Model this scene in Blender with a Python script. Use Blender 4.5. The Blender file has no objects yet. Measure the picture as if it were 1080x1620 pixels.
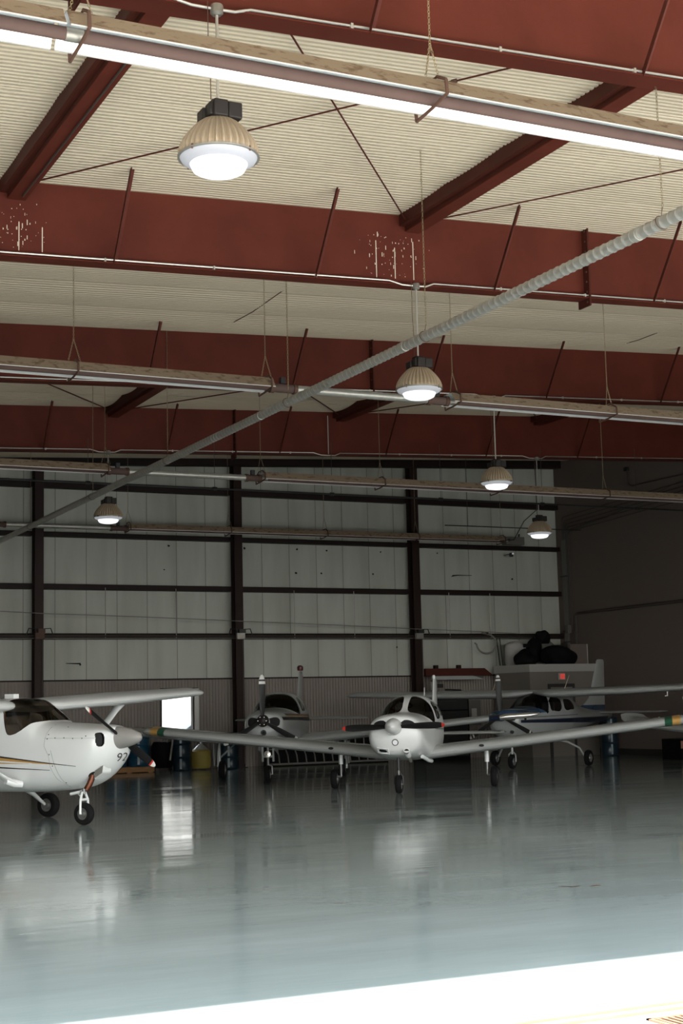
import bpy, bmesh, math, random
import numpy as np
from mathutils import Vector, Matrix
from mathutils.bvhtree import BVHTree
random.seed(7)
C = bpy.context.scene.collection
pi = math.pi
def rad(a): return math.radians(a)
def V(*a): return Vector(a)

# ------------------------------------------------------------------ materials
MATS = {}
def nodes(m): return m.node_tree.nodes, m.node_tree.links
def mat(name, col, rough=.5, metal=0., noise=0., nscale=4., col2=None, stretch=(1,1,1), bump=0., bscale=40., coat=0., emit=None, estr=0., spec=.5, nrough=0.):
    m = bpy.data.materials.new(name); m.use_nodes = True
    N, L = nodes(m); b = N['Principled BSDF']
    b.inputs['Base Color'].default_value = (*col, 1); b.inputs['Roughness'].default_value = rough
    b.inputs['Metallic'].default_value = metal; b.inputs['Coat Weight'].default_value = coat
    b.inputs['Coat Roughness'].default_value = .08; b.inputs['Specular IOR Level'].default_value = spec
    if emit: b.inputs['Emission Color'].default_value = (*emit, 1); b.inputs['Emission Strength'].default_value = estr
    if noise > 0 or bump > 0 or nrough > 0:
        tc = N.new('ShaderNodeTexCoord'); mp = N.new('ShaderNodeMapping'); mp.inputs['Scale'].default_value = stretch
        L.new(tc.outputs['Object'], mp.inputs['Vector'])
    if noise > 0:
        n = N.new('ShaderNodeTexNoise'); n.inputs['Scale'].default_value = nscale; n.inputs['Detail'].default_value = 6; n.inputs['Roughness'].default_value = .6
        L.new(mp.outputs[0], n.inputs['Vector'])
        r = N.new('ShaderNodeValToRGB'); r.color_ramp.elements[0].position = .35; r.color_ramp.elements[1].position = .68
        c2 = col2 or tuple(c*.55 for c in col)
        r.color_ramp.elements[0].color = (*[c*(1-noise)+d*noise for c, d in zip(col, c2)], 1); r.color_ramp.elements[1].color = (*col, 1)
        L.new(n.outputs['Fac'], r.inputs['Fac']); L.new(r.outputs['Color'], b.inputs['Base Color'])
        if nrough > 0:
            mr = N.new('ShaderNodeMapRange'); mr.inputs['To Min'].default_value = rough+nrough; mr.inputs['To Max'].default_value = rough
            L.new(n.outputs['Fac'], mr.inputs['Value']); L.new(mr.outputs[0], b.inputs['Roughness'])
    if bump > 0:
        n2 = N.new('ShaderNodeTexNoise'); n2.inputs['Scale'].default_value = bscale; n2.inputs['Detail'].default_value = 4
        L.new(mp.outputs[0], n2.inputs['Vector'])
        bu = N.new('ShaderNodeBump'); bu.inputs['Strength'].default_value = bump; bu.inputs['Distance'].default_value = .02
        L.new(n2.outputs['Fac'], bu.inputs['Height']); L.new(bu.outputs['Normal'], b.inputs['Normal'])
    MATS[name] = m
    return m
def glassmat(name, tint, rough=.02, refl=1.0):
    m = bpy.data.materials.new(name); m.use_nodes = True; N, L = nodes(m); N.remove(N['Principled BSDF'])
    o = N['Material Output']; t = N.new('ShaderNodeBsdfTransparent'); t.inputs['Color'].default_value = (*tint, 1)
    g = N.new('ShaderNodeBsdfGlossy'); g.inputs['Roughness'].default_value = rough; g.inputs['Color'].default_value = (refl, refl, refl, 1)
    f = N.new('ShaderNodeFresnel'); f.inputs['IOR'].default_value = 1.5; mx = N.new('ShaderNodeMixShader')
    L.new(f.outputs[0], mx.inputs[0]); L.new(t.outputs[0], mx.inputs[1]); L.new(g.outputs[0], mx.inputs[2]); L.new(mx.outputs[0], o.inputs['Surface'])
    MATS[name] = m; return m

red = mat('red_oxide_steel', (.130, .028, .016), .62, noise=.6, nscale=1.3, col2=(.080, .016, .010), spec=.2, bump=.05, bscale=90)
red_dk = mat('dark_red_steel', (.085, .021, .013), .6, spec=.2, noise=.4, nscale=2)  # also painted in as shade on brace legs and strut beam sides
col_m = mat('brown_column_steel', (.028, .013, .010), .55, spec=.25, noise=.4, nscale=2)
girt_m = mat('dark_girt_steel', (.018, .010, .008), .6, spec=.25, noise=.3)
splat = mat('paint_splash', (.75, .66, .5), .7)
ceil_m = mat('cream_ribbed_liner', (.59, .51, .38), .6, noise=.2, nscale=.9, col2=(.5, .42, .30), stretch=(.35, 1.4, 1))
galv = mat('galvanised_steel', (.50, .49, .44), .38, metal=.55, noise=.35, nscale=14, nrough=.1)
galv_old = mat('weathered_galvanised', (.42, .40, .35), .45, metal=.7, noise=.5, nscale=9)
conduit_m = mat('conduit', (.62, .60, .54), .35, metal=.6)
dconduit = mat('dark_conduit', (.07, .06, .05), .5, metal=.2)
tan = mat('tan_dusty_shell', (.27, .20, .13), .7, noise=.9, nscale=13, col2=(.13, .075, .04), stretch=(.6, 1.3, 1.3))
tan.node_tree.nodes['Color Ramp'].color_ramp.elements[1].position = .47
lipm = mat('bright_reflector_edge', (.82, .8, .76), .35, metal=.35)
alu = mat('reflector_aluminium', (.88, .88, .88), .32, metal=.92)
tube_m = mat('brown_heater_tube', (.125, .08, .068), .8, spec=.2, noise=.3, nscale=3)
rust = mat('rusty_bracket', (.11, .055, .035), .7, noise=.5, nscale=30)
chain_m = mat('brass_zinc_chain', (.36, .29, .17), .45, metal=.6)
black_m = mat('black_metal', (.02, .02, .02), .45)
burner_m = mat('grey_burner_box', (.12, .115, .10), .6)
lampm = mat('aged_cream_lamp_shade', (.32, .26, .18), .5, noise=.4, nscale=16, col2=(.42, .29, .17))
ballast = mat('ballast_housing', (.022, .018, .016), .5, spec=.3)
lens_m = mat('lamp_lens', (.40, .44, .47), .2, emit=(.93, .97, 1), estr=.48)
lens_rim = mat('lamp_lens_rim', (.30, .30, .325), .25, emit=(.93, .96, 1), estr=.10)
wain = mat('taupe_ribbed_wainscot', (.25, .215, .185), .6, noise=.15, nscale=1)
rwall = mat('brown_painted_wall', (.155, .122, .103), .85, noise=.2, nscale=.8, col2=(.13, .105, .088))
base_m = mat('dark_wall_base', (.03, .028, .025), .6)
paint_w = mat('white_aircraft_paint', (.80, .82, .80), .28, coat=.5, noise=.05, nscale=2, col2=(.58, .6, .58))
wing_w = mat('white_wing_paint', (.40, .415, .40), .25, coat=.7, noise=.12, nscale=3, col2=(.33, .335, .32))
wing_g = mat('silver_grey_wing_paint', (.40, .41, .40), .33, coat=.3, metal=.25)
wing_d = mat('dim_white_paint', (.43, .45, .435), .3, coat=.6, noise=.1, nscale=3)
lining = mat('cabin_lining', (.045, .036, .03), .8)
seat_m = mat('seat_fabric', (.30, .29, .27), .8)
seat_tan = mat('tan_cabin_trim', (.30, .19, .11), .7)
tyre = mat('tyre_rubber', (.008, .008, .008), .8, spec=.2)
hubm = mat('wheel_hub', (.22, .22, .21), .4, metal=.5)
chrome = mat('chrome', (.5, .5, .5), .15, metal=1)
blade = mat('black_blade', (.010, .010, .010), .6, spec=.2)
blade_g = mat('grey_blade', (.035, .035, .035), .5, spec=.3)
redp = mat('red_paint', (.45, .03, .02), .4)
whitep = mat('white_tip_paint', (.75, .74, .7), .4)
gold = mat('gold_stripe', (.52, .30, .09), .35)
blk_s = mat('black_stripe', (.02, .018, .016), .35)
green_s = mat('green_stripe', (.02, .09, .05), .35)
blue_s = mat('navy_stripe', (.012, .02, .045), .35)
blue_c = mat('blue_cowl_paint', (.035, .075, .14), .25, coat=.4)
brown_s = mat('brown_stripe', (.13, .07, .045), .4)
copper = mat('hot_exhaust_copper', (.16, .06, .035), .4, metal=.8, noise=.6, nscale=20)
dark_in = mat('dark_recess', (.008, .008, .008), .8)
grey_line = mat('panel_line', (.30, .32, .31), .5)
spin_w = mat('spinner_white', (.68, .69, .67), .22, coat=.6)
spin_g = mat('spinner_grey', (.30, .29, .27), .4)
pol = mat('polished_tip', (.7, .68, .62), .2, metal=.8)
glass = glassmat('cabin_glass', (.68, .62, .55))
glass_d = glassmat('dark_cabin_glass', (.25, .26, .26))
clear = glassmat('clear_glass', (.93, .93, .92))
concrete = mat('pale_concrete', (.60, .58, .55), .8, noise=.3, nscale=2.5, col2=(.5, .46, .42), bump=.1, bscale=60)
out_wall = mat('white_outdoor_cladding', (.56, .55, .53), .6)
asphalt = mat('outdoor_ground', (.4, .39, .37), .9)
barrel_b = mat('blue_drum', (.015, .08, .14), .35)
barrel_n = mat('navy_drum', (.012, .03, .045), .35)
barrel_band = mat('pale_drum_strip', (.32, .40, .42), .4)
wood = mat('pallet_wood', (.42, .22, .09), .7, noise=.6, nscale=6, stretch=(1, 6, 6))
office = mat('taupe_office_wall', (.20, .18, .155), .8)
office_t = mat('pale_office_trim', (.42, .41, .37), .7)
yel = mat('yellow_tank', (.38, .30, .07), .5)
blk_bag = mat('black_plastic_sheet', (.006, .006, .006), .7, spec=.12)
rope_m = mat('grey_cable', (.25, .235, .2), .7)
signr = mat('red_exit_sign', (.5, .05, .04), .5, emit=(1, .12, .1), estr=.12)
orangep = mat('peach_box', (.5, .26, .17), .7)
steel_tr = mat('rusty_track_steel', (.42, .24, .15), .6, metal=.3, noise=.5, nscale=9)
carp = mat('car_paint', (.22, .26, .30), .25, coat=.8)
beige_rack = mat('grey_rack', (.20, .19, .165), .7)

# back wall: insulation blanket with dark seams every 0.9 m, faint stains
wallm = bpy.data.materials.new('insulation_blanket'); wallm.use_nodes = True
N, L = nodes(wallm); b = N['Principled BSDF']; b.inputs['Roughness'].default_value = .6
tc = N.new('ShaderNodeTexCoord'); sx = N.new('ShaderNodeSeparateXYZ'); L.new(tc.outputs['Object'], sx.inputs[0])
m1 = N.new('ShaderNodeMath'); m1.operation = 'SUBTRACT'; m1.inputs[1].default_value = 10.8; L.new(sx.outputs[0], m1.inputs[0])
m2 = N.new('ShaderNodeMath'); m2.operation = 'PINGPONG'; m2.inputs[1].default_value = .441; L.new(m1.outputs[0], m2.inputs[0])
m3 = N.new('ShaderNodeMapRange'); m3.inputs['From Max'].default_value = .016; L.new(m2.outputs[0], m3.inputs['Value'])
n1 = N.new('ShaderNodeTexNoise'); n1.inputs['Scale'].default_value = .5; n1.inputs['Detail'].default_value = 7
mp = N.new('ShaderNodeMapping'); mp.inputs['Scale'].default_value = (2.2, 1, .35); L.new(tc.outputs['Object'], mp.inputs[0]); L.new(mp.outputs[0], n1.inputs['Vector'])
r = N.new('ShaderNodeValToRGB'); r.color_ramp.elements[0].color = (.40, .41, .35, 1); r.color_ramp.elements[1].color = (.55, .57, .50, 1)
r.color_ramp.elements[0].position = .3; r.color_ramp.elements[1].position = .6
L.new(n1.outputs['Fac'], r.inputs['Fac'])
mx = N.new('ShaderNodeMix'); mx.data_type = 'RGBA'; mx.inputs[6].default_value = (.16, .14, .11, 1)
L.new(m3.outputs[0], mx.inputs[0]); L.new(r.outputs[0], mx.inputs[7]); L.new(mx.outputs[2], b.inputs['Base Color'])

# floor: glossy grey blue epoxy, worn, faintly wavy
floorm = bpy.data.materials.new('grey_blue_epoxy'); floorm.use_nodes = True
N, L = nodes(floorm); b = N['Principled BSDF']; tc = N.new('ShaderNodeTexCoord')
n1 = N.new('ShaderNodeTexNoise'); n1.inputs['Scale'].default_value = .45; n1.inputs['Detail'].default_value = 9; n1.inputs['Roughness'].default_value = .65
mp = N.new('ShaderNodeMapping'); mp.inputs['Rotation'].default_value = (0, 0, rad(-20)); mp.inputs['Scale'].default_value = (.6, 1.6, 1)
L.new(tc.outputs['Object'], mp.inputs[0]); L.new(mp.outputs[0], n1.inputs['Vector'])
r = N.new('ShaderNodeValToRGB'); r.color_ramp.elements[0].position = .3; r.color_ramp.elements[1].position = .72
r.color_ramp.elements[0].color = (.27, .32, .305, 1); r.color_ramp.elements[1].color = (.35, .405, .39, 1)
L.new(n1.outputs['Fac'], r.inputs['Fac'])
n4 = N.new('ShaderNodeTexNoise'); n4.inputs['Scale'].default_value = 7; n4.inputs['Detail'].default_value = 3
mp4 = N.new('ShaderNodeMapping'); mp4.inputs['Rotation'].default_value = (0, 0, rad(14)); mp4.inputs['Scale'].default_value = (.12, 3.2, 1)
L.new(tc.outputs['Object'], mp4.inputs[0]); L.new(mp4.outputs[0], n4.inputs['Vector'])
sr = N.new('ShaderNodeMapRange'); sr.inputs['From Min'].default_value = .70; sr.inputs['From Max'].default_value = .78; L.new(n4.outputs['Fac'], sr.inputs['Value'])
mxs = N.new('ShaderNodeMix'); mxs.data_type = 'RGBA'; mxs.inputs[7].default_value = (.5, .55, .55, 1)
sf = N.new('ShaderNodeMath'); sf.operation = 'MULTIPLY'; sf.inputs[1].default_value = .45; L.new(sr.outputs[0], sf.inputs[0]); L.new(sf.outputs[0], mxs.inputs[0])
L.new(r.outputs[0], mxs.inputs[6]); L.new(mxs.outputs[2], b.inputs['Base Color'])
n2 = N.new('ShaderNodeTexNoise'); n2.inputs['Scale'].default_value = .9; n2.inputs['Detail'].default_value = 6; L.new(mp.outputs[0], n2.inputs['Vector'])
mr = N.new('ShaderNodeMapRange'); mr.inputs['From Min'].default_value = .3; mr.inputs['From Max'].default_value = .7; mr.inputs['To Min'].default_value = .05; mr.inputs['To Max'].default_value = .15
L.new(n2.outputs['Fac'], mr.inputs['Value']); L.new(mr.outputs[0], b.inputs['Roughness'])
n3 = N.new('ShaderNodeTexNoise'); n3.inputs['Scale'].default_value = 1.6; n3.inputs['Detail'].default_value = 4
mp3 = N.new('ShaderNodeMapping'); mp3.inputs['Rotation'].default_value = (0, 0, rad(26)); mp3.inputs['Scale'].default_value = (.5, 2.2, 1)
L.new(tc.outputs['Object'], mp3.inputs[0]); L.new(mp3.outputs[0], n3.inputs['Vector'])
bu = N.new('ShaderNodeBump'); bu.inputs['Strength'].default_value = .22; bu.inputs['Distance'].default_value = .012
L.new(n3.outputs['Fac'], bu.inputs['Height']); L.new(bu.outputs[0], b.inputs['Normal'])
b.inputs['Specular IOR Level'].default_value = .5

# ------------------------------------------------------------------ mesh builder
class MB:
    def __init__(s): s.v = []; s.f = []; s.m = []; s.mats = []
    def mi(s, m):
        if m not in s.mats: s.mats.append(m)
        return s.mats.index(m)
    def add(s, vs, fs, m):
        o = len(s.v); k = s.mi(m); s.v += [tuple(v) for v in vs]
        for f in fs: s.f.append(tuple(i+o for i in f)); s.m.append(k)
        return s
    def box(s, a, b, m):
        x0, y0, z0 = a; x1, y1, z1 = b
        return s.hexa([(x0,y0,z0),(x1,y0,z0),(x1,y1,z0),(x0,y1,z0),(x0,y0,z1),(x1,y0,z1),(x1,y1,z1),(x0,y1,z1)], m)
    def hexa(s, p, m):
        return s.add(p, [(3,2,1,0),(4,5,6,7),(0,1,5,4),(1,2,6,5),(2,3,7,6),(3,0,4,7)], m)
    def tube(s, pts, r, m, n=10, caps=True, radii=None):
        pts = [Vector(p) for p in pts]; vs = []; fs = []
        up = Vector((0, 0, 1)); prev = None
        for i, p in enumerate(pts):
            d = (pts[min(i+1, len(pts)-1)]-pts[max(i-1, 0)]).normalized()
            if prev is None:
                a = d.cross(up if abs(d.z) < .9 else Vector((1, 0, 0))).normalized()
            else:
                a = (prev-d*prev.dot(d)).normalized()
            prev = a; b_ = d.cross(a); rr = radii[i] if radii else r
            for k in range(n):
                t = 2*pi*k/n; vs.append(p+a*math.cos(t)*rr+b_*math.sin(t)*rr)
        for i in range(len(pts)-1):
            for k in range(n): fs.append((i*n+k, i*n+(k+1) % n, (i+1)*n+(k+1) % n, (i+1)*n+k))
        if caps: fs.append(tuple(range(n))[::-1]); fs.append(tuple((len(pts)-1)*n+k for k in range(n)))
        return s.add(vs, fs, m)
    def bar(s, p, q, w, h, m, up=(0, 0, 1)):
        p = Vector(p); q = Vector(q); d = (q-p).normalized(); u = Vector(up)
        a = d.cross(u).normalized()*w/2; b_ = a.cross(d).normalized()*h/2
        return s.hexa([p-a-b_, p+a-b_, q+a-b_, q-a-b_, p-a+b_, p+a+b_, q+a+b_, q-a+b_], m)
    def lathe(s, prof, m, n=32, M=None, close=False, rib=None):
        M = M or Matrix(); vs = []; fs = []
        for j, (r, z) in enumerate(prof):
            for k in range(n):
                t = 2*pi*k/n; rr = r*(rib(k, j) if rib else 1); vs.append(M @ Vector((rr*math.cos(t), rr*math.sin(t), z)))
        for j in range(len(prof)-1):
            for k in range(n): fs.append((j*n+k, j*n+(k+1) % n, (j+1)*n+(k+1) % n, (j+1)*n+k))
        if close: fs.append(tuple(range(n))[::-1]); fs.append(tuple((len(prof)-1)*n+k for k in range(n)))
        return s.add(vs, fs, m)
    def loft(s, secs, m, caps=True, closed=True):
        n = len(secs[0]); vs = [p for q in secs for p in q]; fs = []
        for i in range(len(secs)-1):
            for k in range(n if closed else n-1): fs.append((i*n+k, i*n+(k+1) % n, (i+1)*n+(k+1) % n, (i+1)*n+k))
        if caps: fs.append(tuple(range(n))[::-1]); fs.append(tuple((len(secs)-1)*n+k for k in range(n)))
        return s.add(vs, fs, m)
    def prism(s, poly, a, b, m, axis='y'):
        f = {'y': lambda u, w, t: (u, t, w), 'x': lambda u, w, t: (t, u, w), 'z': lambda u, w, t: (u, w, t)}[axis]
        n = len(poly); vs = [f(u, w, a) for u, w in poly]+[f(u, w, b) for u, w in poly]
        fs = [tuple(range(n)), tuple(range(n, 2*n))[::-1]]+[((i+1) % n, i, i+n, (i+1) % n+n) for i in range(n)]
        return s.add(vs, fs, m)
    def build(s, name, parent=None, smooth=True, ang=40, bevel=0, M=None, fix=True):
        me = bpy.data.meshes.new(name); me.from_pydata(s.v, [], s.f)
        for m in s.mats: me.materials.append(m)
        me.polygons.foreach_set('material_index', s.m)
        if M is not None: me.transform(M)
        if fix:
            bm = bmesh.new(); bm.from_mesh(me); bmesh.ops.recalc_face_normals(bm, faces=bm.faces); bm.to_mesh(me); bm.free()
        if smooth:
            me.shade_smooth(); me.set_sharp_from_angle(angle=rad(ang))
        me.update(); o = bpy.data.objects.new(name, me); C.objects.link(o)
        if parent: o.parent = parent
        if bevel:
            mo = o.modifiers.new('bevel', 'BEVEL'); mo.width = bevel; mo.segments = 2; mo.limit_method = 'ANGLE'
        return o
def thing(name, label, cat, loc=(0,0,0), rz=0, group=None):
    o = bpy.data.objects.new(name, None); C.objects.link(o); o.location = loc; o.rotation_euler = (0, 0, rz); o.empty_display_size = .2
    o['label'] = label; o['category'] = cat
    if group: o['group'] = group
    return o
def tag(o, label, cat, group=None, kind=None):
    o['label'] = label; o['category'] = cat
    if group: o['group'] = group
    if kind: o['kind'] = kind
    return o
def struct(o): o['kind'] = 'structure'; return o
def rot(axis, a): return Matrix.Rotation(a, 4, axis)
def T(x, y, z): return Matrix.Translation((x, y, z))

# ------------------------------------------------------------------ building constants
XL, XR, YD, YW = -9.0, 27.35, 6.25, 40.0
def zc(x): return 8.13+.047*x       # ceiling liner
def zb(x): return 7.13+.0405*x      # girder underside
FY = [10.90, 18.07, 25.23, 32.40]

# floor and ground
m = MB(); m.add([(XL,YD,0),(XR,YD,0),(XR,YW,0),(XL,YW,0)], [(0,1,2,3)], floorm); struct(m.build('floor'))
m = MB(); m.box((-60,-10,-.3),(70,YD,-.001), concrete); struct(m.build('concrete_apron', smooth=False))
m = MB(); m.box((-150,-200,-.32),(170,-10,-.01), mat('low_bounce_ground', (.07,.07,.068), .9)); struct(m.build('unseen_dark_ground', smooth=False))  # unseen dark ground added behind the camera to cut bounce into the hangar
m = MB(); m.add([(-40,YW+.15,-.02),(60,YW+.15,-.02),(60,90,-.02),(-40,90,-.02)], [(0,1,2,3)], asphalt); struct(m.build('outdoor_ground'))
m = MB()
for y in (6.30, 6.42): m.box((XL+.5,y-.02,-.02),(XR-.5,y+.02,.006), steel_tr)
tag(m.build('door_track', smooth=False), 'pair of thin rusty steel rails set in the sunlit door sill', 'door track')
g = thing('drain_grate', 'slotted steel drain grate in the sunlit concrete at bottom right', 'drain', (4.95,6.02,0))
m = MB()
for x in (-.32, .9): m.box((x,-.15,-.01),(x+.025,.15,.008), steel_tr)
for y in (-.15, .13): m.box((-.32,y,-.01),(.92,y+.02,.008), steel_tr)
m.build('grate_frame', g, smooth=False)
m = MB()
for i in range(30): m.box((-.28+i*.04,-.13,-.01),(-.262+i*.04,.13,.006), steel_tr)
m.build('grate_bars', g, smooth=False)
m = MB(); m.box((-.3,-.13,-.012),(.9,.13,-.0005), dark_in); m.build('drain_channel', g, smooth=False)

# ceiling liner: ribs run along X, panels sag a little between purlins
ys = []; y = YD
while y < YW: ys.append(y); y += .089/8
def sag(y): t = ((y-FY[0])/1.433) % 1; return (-.018*math.sin(pi*t)-.012*t) if y < FY[1] else (-.062*math.sin(pi*t)-.020*t)
m = MB(); vs = []
for y in ys:
    t = ((y/.089) % 1); h = (.020 if .06 < t < .30 else (.010 if t < .36 else -.006))+sag(y)
    vs += [(XL, y, zc(XL)+h), (XR, y, zc(XR)+h)]
m.add(vs, [(2*i, 2*i+1, 2*i+3, 2*i+2) for i in range(len(ys)-1)], ceil_m)
struct(m.build('ceiling', ang=50, fix=False))
m = MB(); m.hexa([(XL-.3,YD-.4,zc(XL)+.35),(XR+.3,YD-.4,zc(XR)+.35),(XR+.3,YW+.3,zc(XR)+.35),(XL-.3,YW+.3,zc(XL)+.35)]+[(XL-.3,YD-.4,zc(XL)+.5),(XR+.3,YD-.4,zc(XR)+.5),(XR+.3,YW+.3,zc(XR)+.5),(XL-.3,YW+.3,zc(XL)+.5)], galv_old)
struct(m.build('roof', smooth=False))

# walls
DX0, DX1, DZ = 13.84, 14.80, 2.22     # open doorway in the back wall
def wavy_x(x0, x1, z0, z1, y, amp, per, mt, name, steps=6, shape='sin', kid=None, ztop=None):
    m = MB(); n = max(2, int((x1-x0)/per*steps)); vs = []
    for i in range(n+1):
        x = x0+(x1-x0)*i/n; ph = (x/per) % 1
        if shape == 'sin': d = amp*math.cos(2*pi*ph)
        elif shape == 'rib': d = amp*(1 if ph < .25 else 0)
        else: ph = ((x-10.8)/per) % 1; d = amp*(abs(math.sin(pi*ph))**.5)
        vs += [(x, y-d, z0), (x, y-d, ztop(x) if ztop else z1)]
    m.add(vs, [(2*i, 2*i+2, 2*i+3, 2*i+1) for i in range(n)], mt)
    return m.build(name, kid, ang=60, fix=False)
struct(wavy_x(XL, XR, 2.50, 0, YW, .03, .882, wallm, 'wall_back', 18, 'billow', ztop=lambda x: zc(x)+.3))
w1 = struct(wavy_x(XL, DX0, 0, 2.52, YW-.04, .010, .093, wain, 'trim_1', 6))
w2 = struct(wavy_x(DX1+.13, XR, 0, 2.52, YW-.04, .010, .093, wain, 'trim_2', 6))
struct(wavy_x(DX0, DX1+.13, DZ, 2.52, YW-.04, .010, .093, wain, 'trim_3', 6)); struct(wavy_x(DX0, DX1+.13, 0, .92, YW-.04, .010, .093, wain, 'trim_6', 6))
m = MB(); m.box((XL,YW+.05,-.0),(DX0-.02,YW+.15,9.5), out_wall); m.box((DX1+.02,YW+.05,0),(XR,YW+.15,9.5), out_wall); m.box((DX0-.02,YW+.05,DZ+.02),(DX1+.02,YW+.15,9.5), out_wall); m.box((DX0-.02,YW+.05,0),(DX1+.02,YW+.15,.9), out_wall)
struct(m.build('trim_4', smooth=False))
m = MB(); m.box((XL,YW-.06,2.50),(XR,YW-.02,2.54), girt_m); struct(m.build('trim_5', smooth=False))
m = MB(); m.box((DX1,YW-.10,.92),(DX1+.13,YW+.16,DZ+.03), whitep); m.box((DX1-.04,YW-.06,.92),(DX1,YW+.1,DZ+.0), base_m); m.box((DX0-.05,YW-.07,.92),(DX0,YW+.16,DZ+.03), base_m); m.box((DX0-.05,YW-.07,.88),(DX1+.13,YW+.16,.93), base_m); m.box((DX0-.05,YW-.07,DZ),(DX1+.13,YW+.16,DZ+.05), base_m)
struct(m.build('window_1', smooth=False))
m = MB(); m.box((DX0,YW+.10,.93),(DX1,YW+.106,DZ), clear); g_ = m.build('window_pane', bpy.data.objects['window_1'], smooth=False)
m = MB()
m.box((XR,YD,-.1),(XR+.2,YW+.2,9.4), rwall); struct(m.build('wall_right', smooth=False))
m = MB(); m.box((XR-.03,YD,0),(XR,YW,.2), base_m); struct(m.build('baseboard_right', smooth=False))
m = MB(); m.box((XL-.2,YD,0),(XL,YW,8.6), wain); struct(m.build('wall_left', smooth=False))
HZ = 6.7; OX0, OX1 = -7.0, 25.6
m = MB(); m.box((XL-.3,YD-.25,0),(OX0,YD,9.5), wain); m.box((OX1,YD-.25,0),(XR+.3,YD,9.9), wain)
m.box((OX0,YD-.25,HZ),(OX1,YD,9.9), wain); struct(m.build('wall_front', smooth=False))

# end wall steel: columns, girts, rafter
colX = [-7.3, -1.45, 4.4, 10.22, 16.02, 21.84]
cname = {10.22: 'dark brown steel column rising beside the white high wing plane', 16.02: 'dark brown steel column between the bright window and the three-blade plane', 21.84: 'dark brown steel column just left of the red beam and drill press shelf'}
for x in colX:
    if x < 5: continue
    c = thing('steel_column', cname[x], 'column', (x, 39.6, 0), 0, 'steel columns of the back wall')
    t = zb(x)+.9; m = MB()
    m.box((-.12,-.16,0),(.12,-.145,t), col_m); m.box((-.12,.145,0),(.12,.16,t), col_m); m.build('flange', c, smooth=False)
    m = MB(); m.box((-.006,-.145,0),(.006,.145,t), col_m); m.build('web', c, smooth=False)
    m = MB(); m.box((-.17,-.2,0),(.17,.2,.02), col_m)
    for sx_ in (-1, 1):
        for sy in (-1, 1): m.lathe([(.018,.02),(.018,.05)], galv_old, 6, T(sx_*.13,sy*.17,0), close=True)
    m.build('base_plate', c)
gz = [(3.64,3.80,'lowest'), (5.00,5.15,'second'), (6.45,6.58,'third'), (7.80,8.0,'highest')]
for z0, z1, nm in gz:
    m = MB()
    edges = [XL]+[x for x in colX]+[XR-.05]
    for a, b_ in zip(edges[:-1], edges[1:]):
        a_, c_ = a+(.13 if a != XL else 0), b_-(.13 if b_ != XR-.05 else 0)
        m.box((a_,39.72,z0),(c_,39.735,z1), girt_m); m.box((a_,39.735,z1-.01),(c_,39.93,z1), girt_m); m.box((a_,39.735,z0),(c_,39.93,z0+.01), girt_m)
    tag(m.build('wall_girt', smooth=False), 'dark brown horizontal wall girt, %s of the four above the wainscot' % nm, 'wall girt', 'horizontal girts of the back wall')
m = MB()
def ibeam_x(m, x0, x1, y, zbot, ztop, w, mt, t=.014):
    for (za, zz) in ((lambda x: zbot(x), lambda x: zbot(x)+t), (lambda x: ztop(x)-t, lambda x: ztop(x))):
        m.hexa([(x0,y-w/2,za(x0)),(x1,y-w/2,za(x1)),(x1,y+w/2,za(x1)),(x0,y+w/2,za(x0)),(x0,y-w/2,zz(x0)),(x1,y-w/2,zz(x1)),(x1,y+w/2,zz(x1)),(x0,y+w/2,zz(x0))], mt)
    h = .007
    m.hexa([(x0,y-h,zbot(x0)),(x1,y-h,zbot(x1)),(x1,y+h,zbot(x1)),(x0,y+h,zbot(x0)),(x0,y-h,ztop(x0)),(x1,y-h,ztop(x1)),(x1,y+h,ztop(x1)),(x0,y+h,ztop(x0))], mt)
ibeam_x(m, XL, XR-.1, 39.5, lambda x: 7.93+.0435*x, lambda x: 8.45+.0435*x, .22, girt_m, .03)
m.hexa([(XL,39.38,7.93+.0435*XL),(XR-.1,39.38,7.93+.0435*(XR-.1)),(XR-.1,39.40,7.93+.0435*(XR-.1)),(XL,39.40,7.93+.0435*XL),(XL,39.38,8.45+.0435*XL),(XR-.1,39.38,8.45+.0435*(XR-.1)),(XR-.1,39.40,8.45+.0435*(XR-.1)),(XL,39.40,8.45+.0435*XL)], girt_m)
tag(m.build('end_rafter', smooth=False), 'black steel rafter along the top of the back wall', 'rafter')

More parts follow.
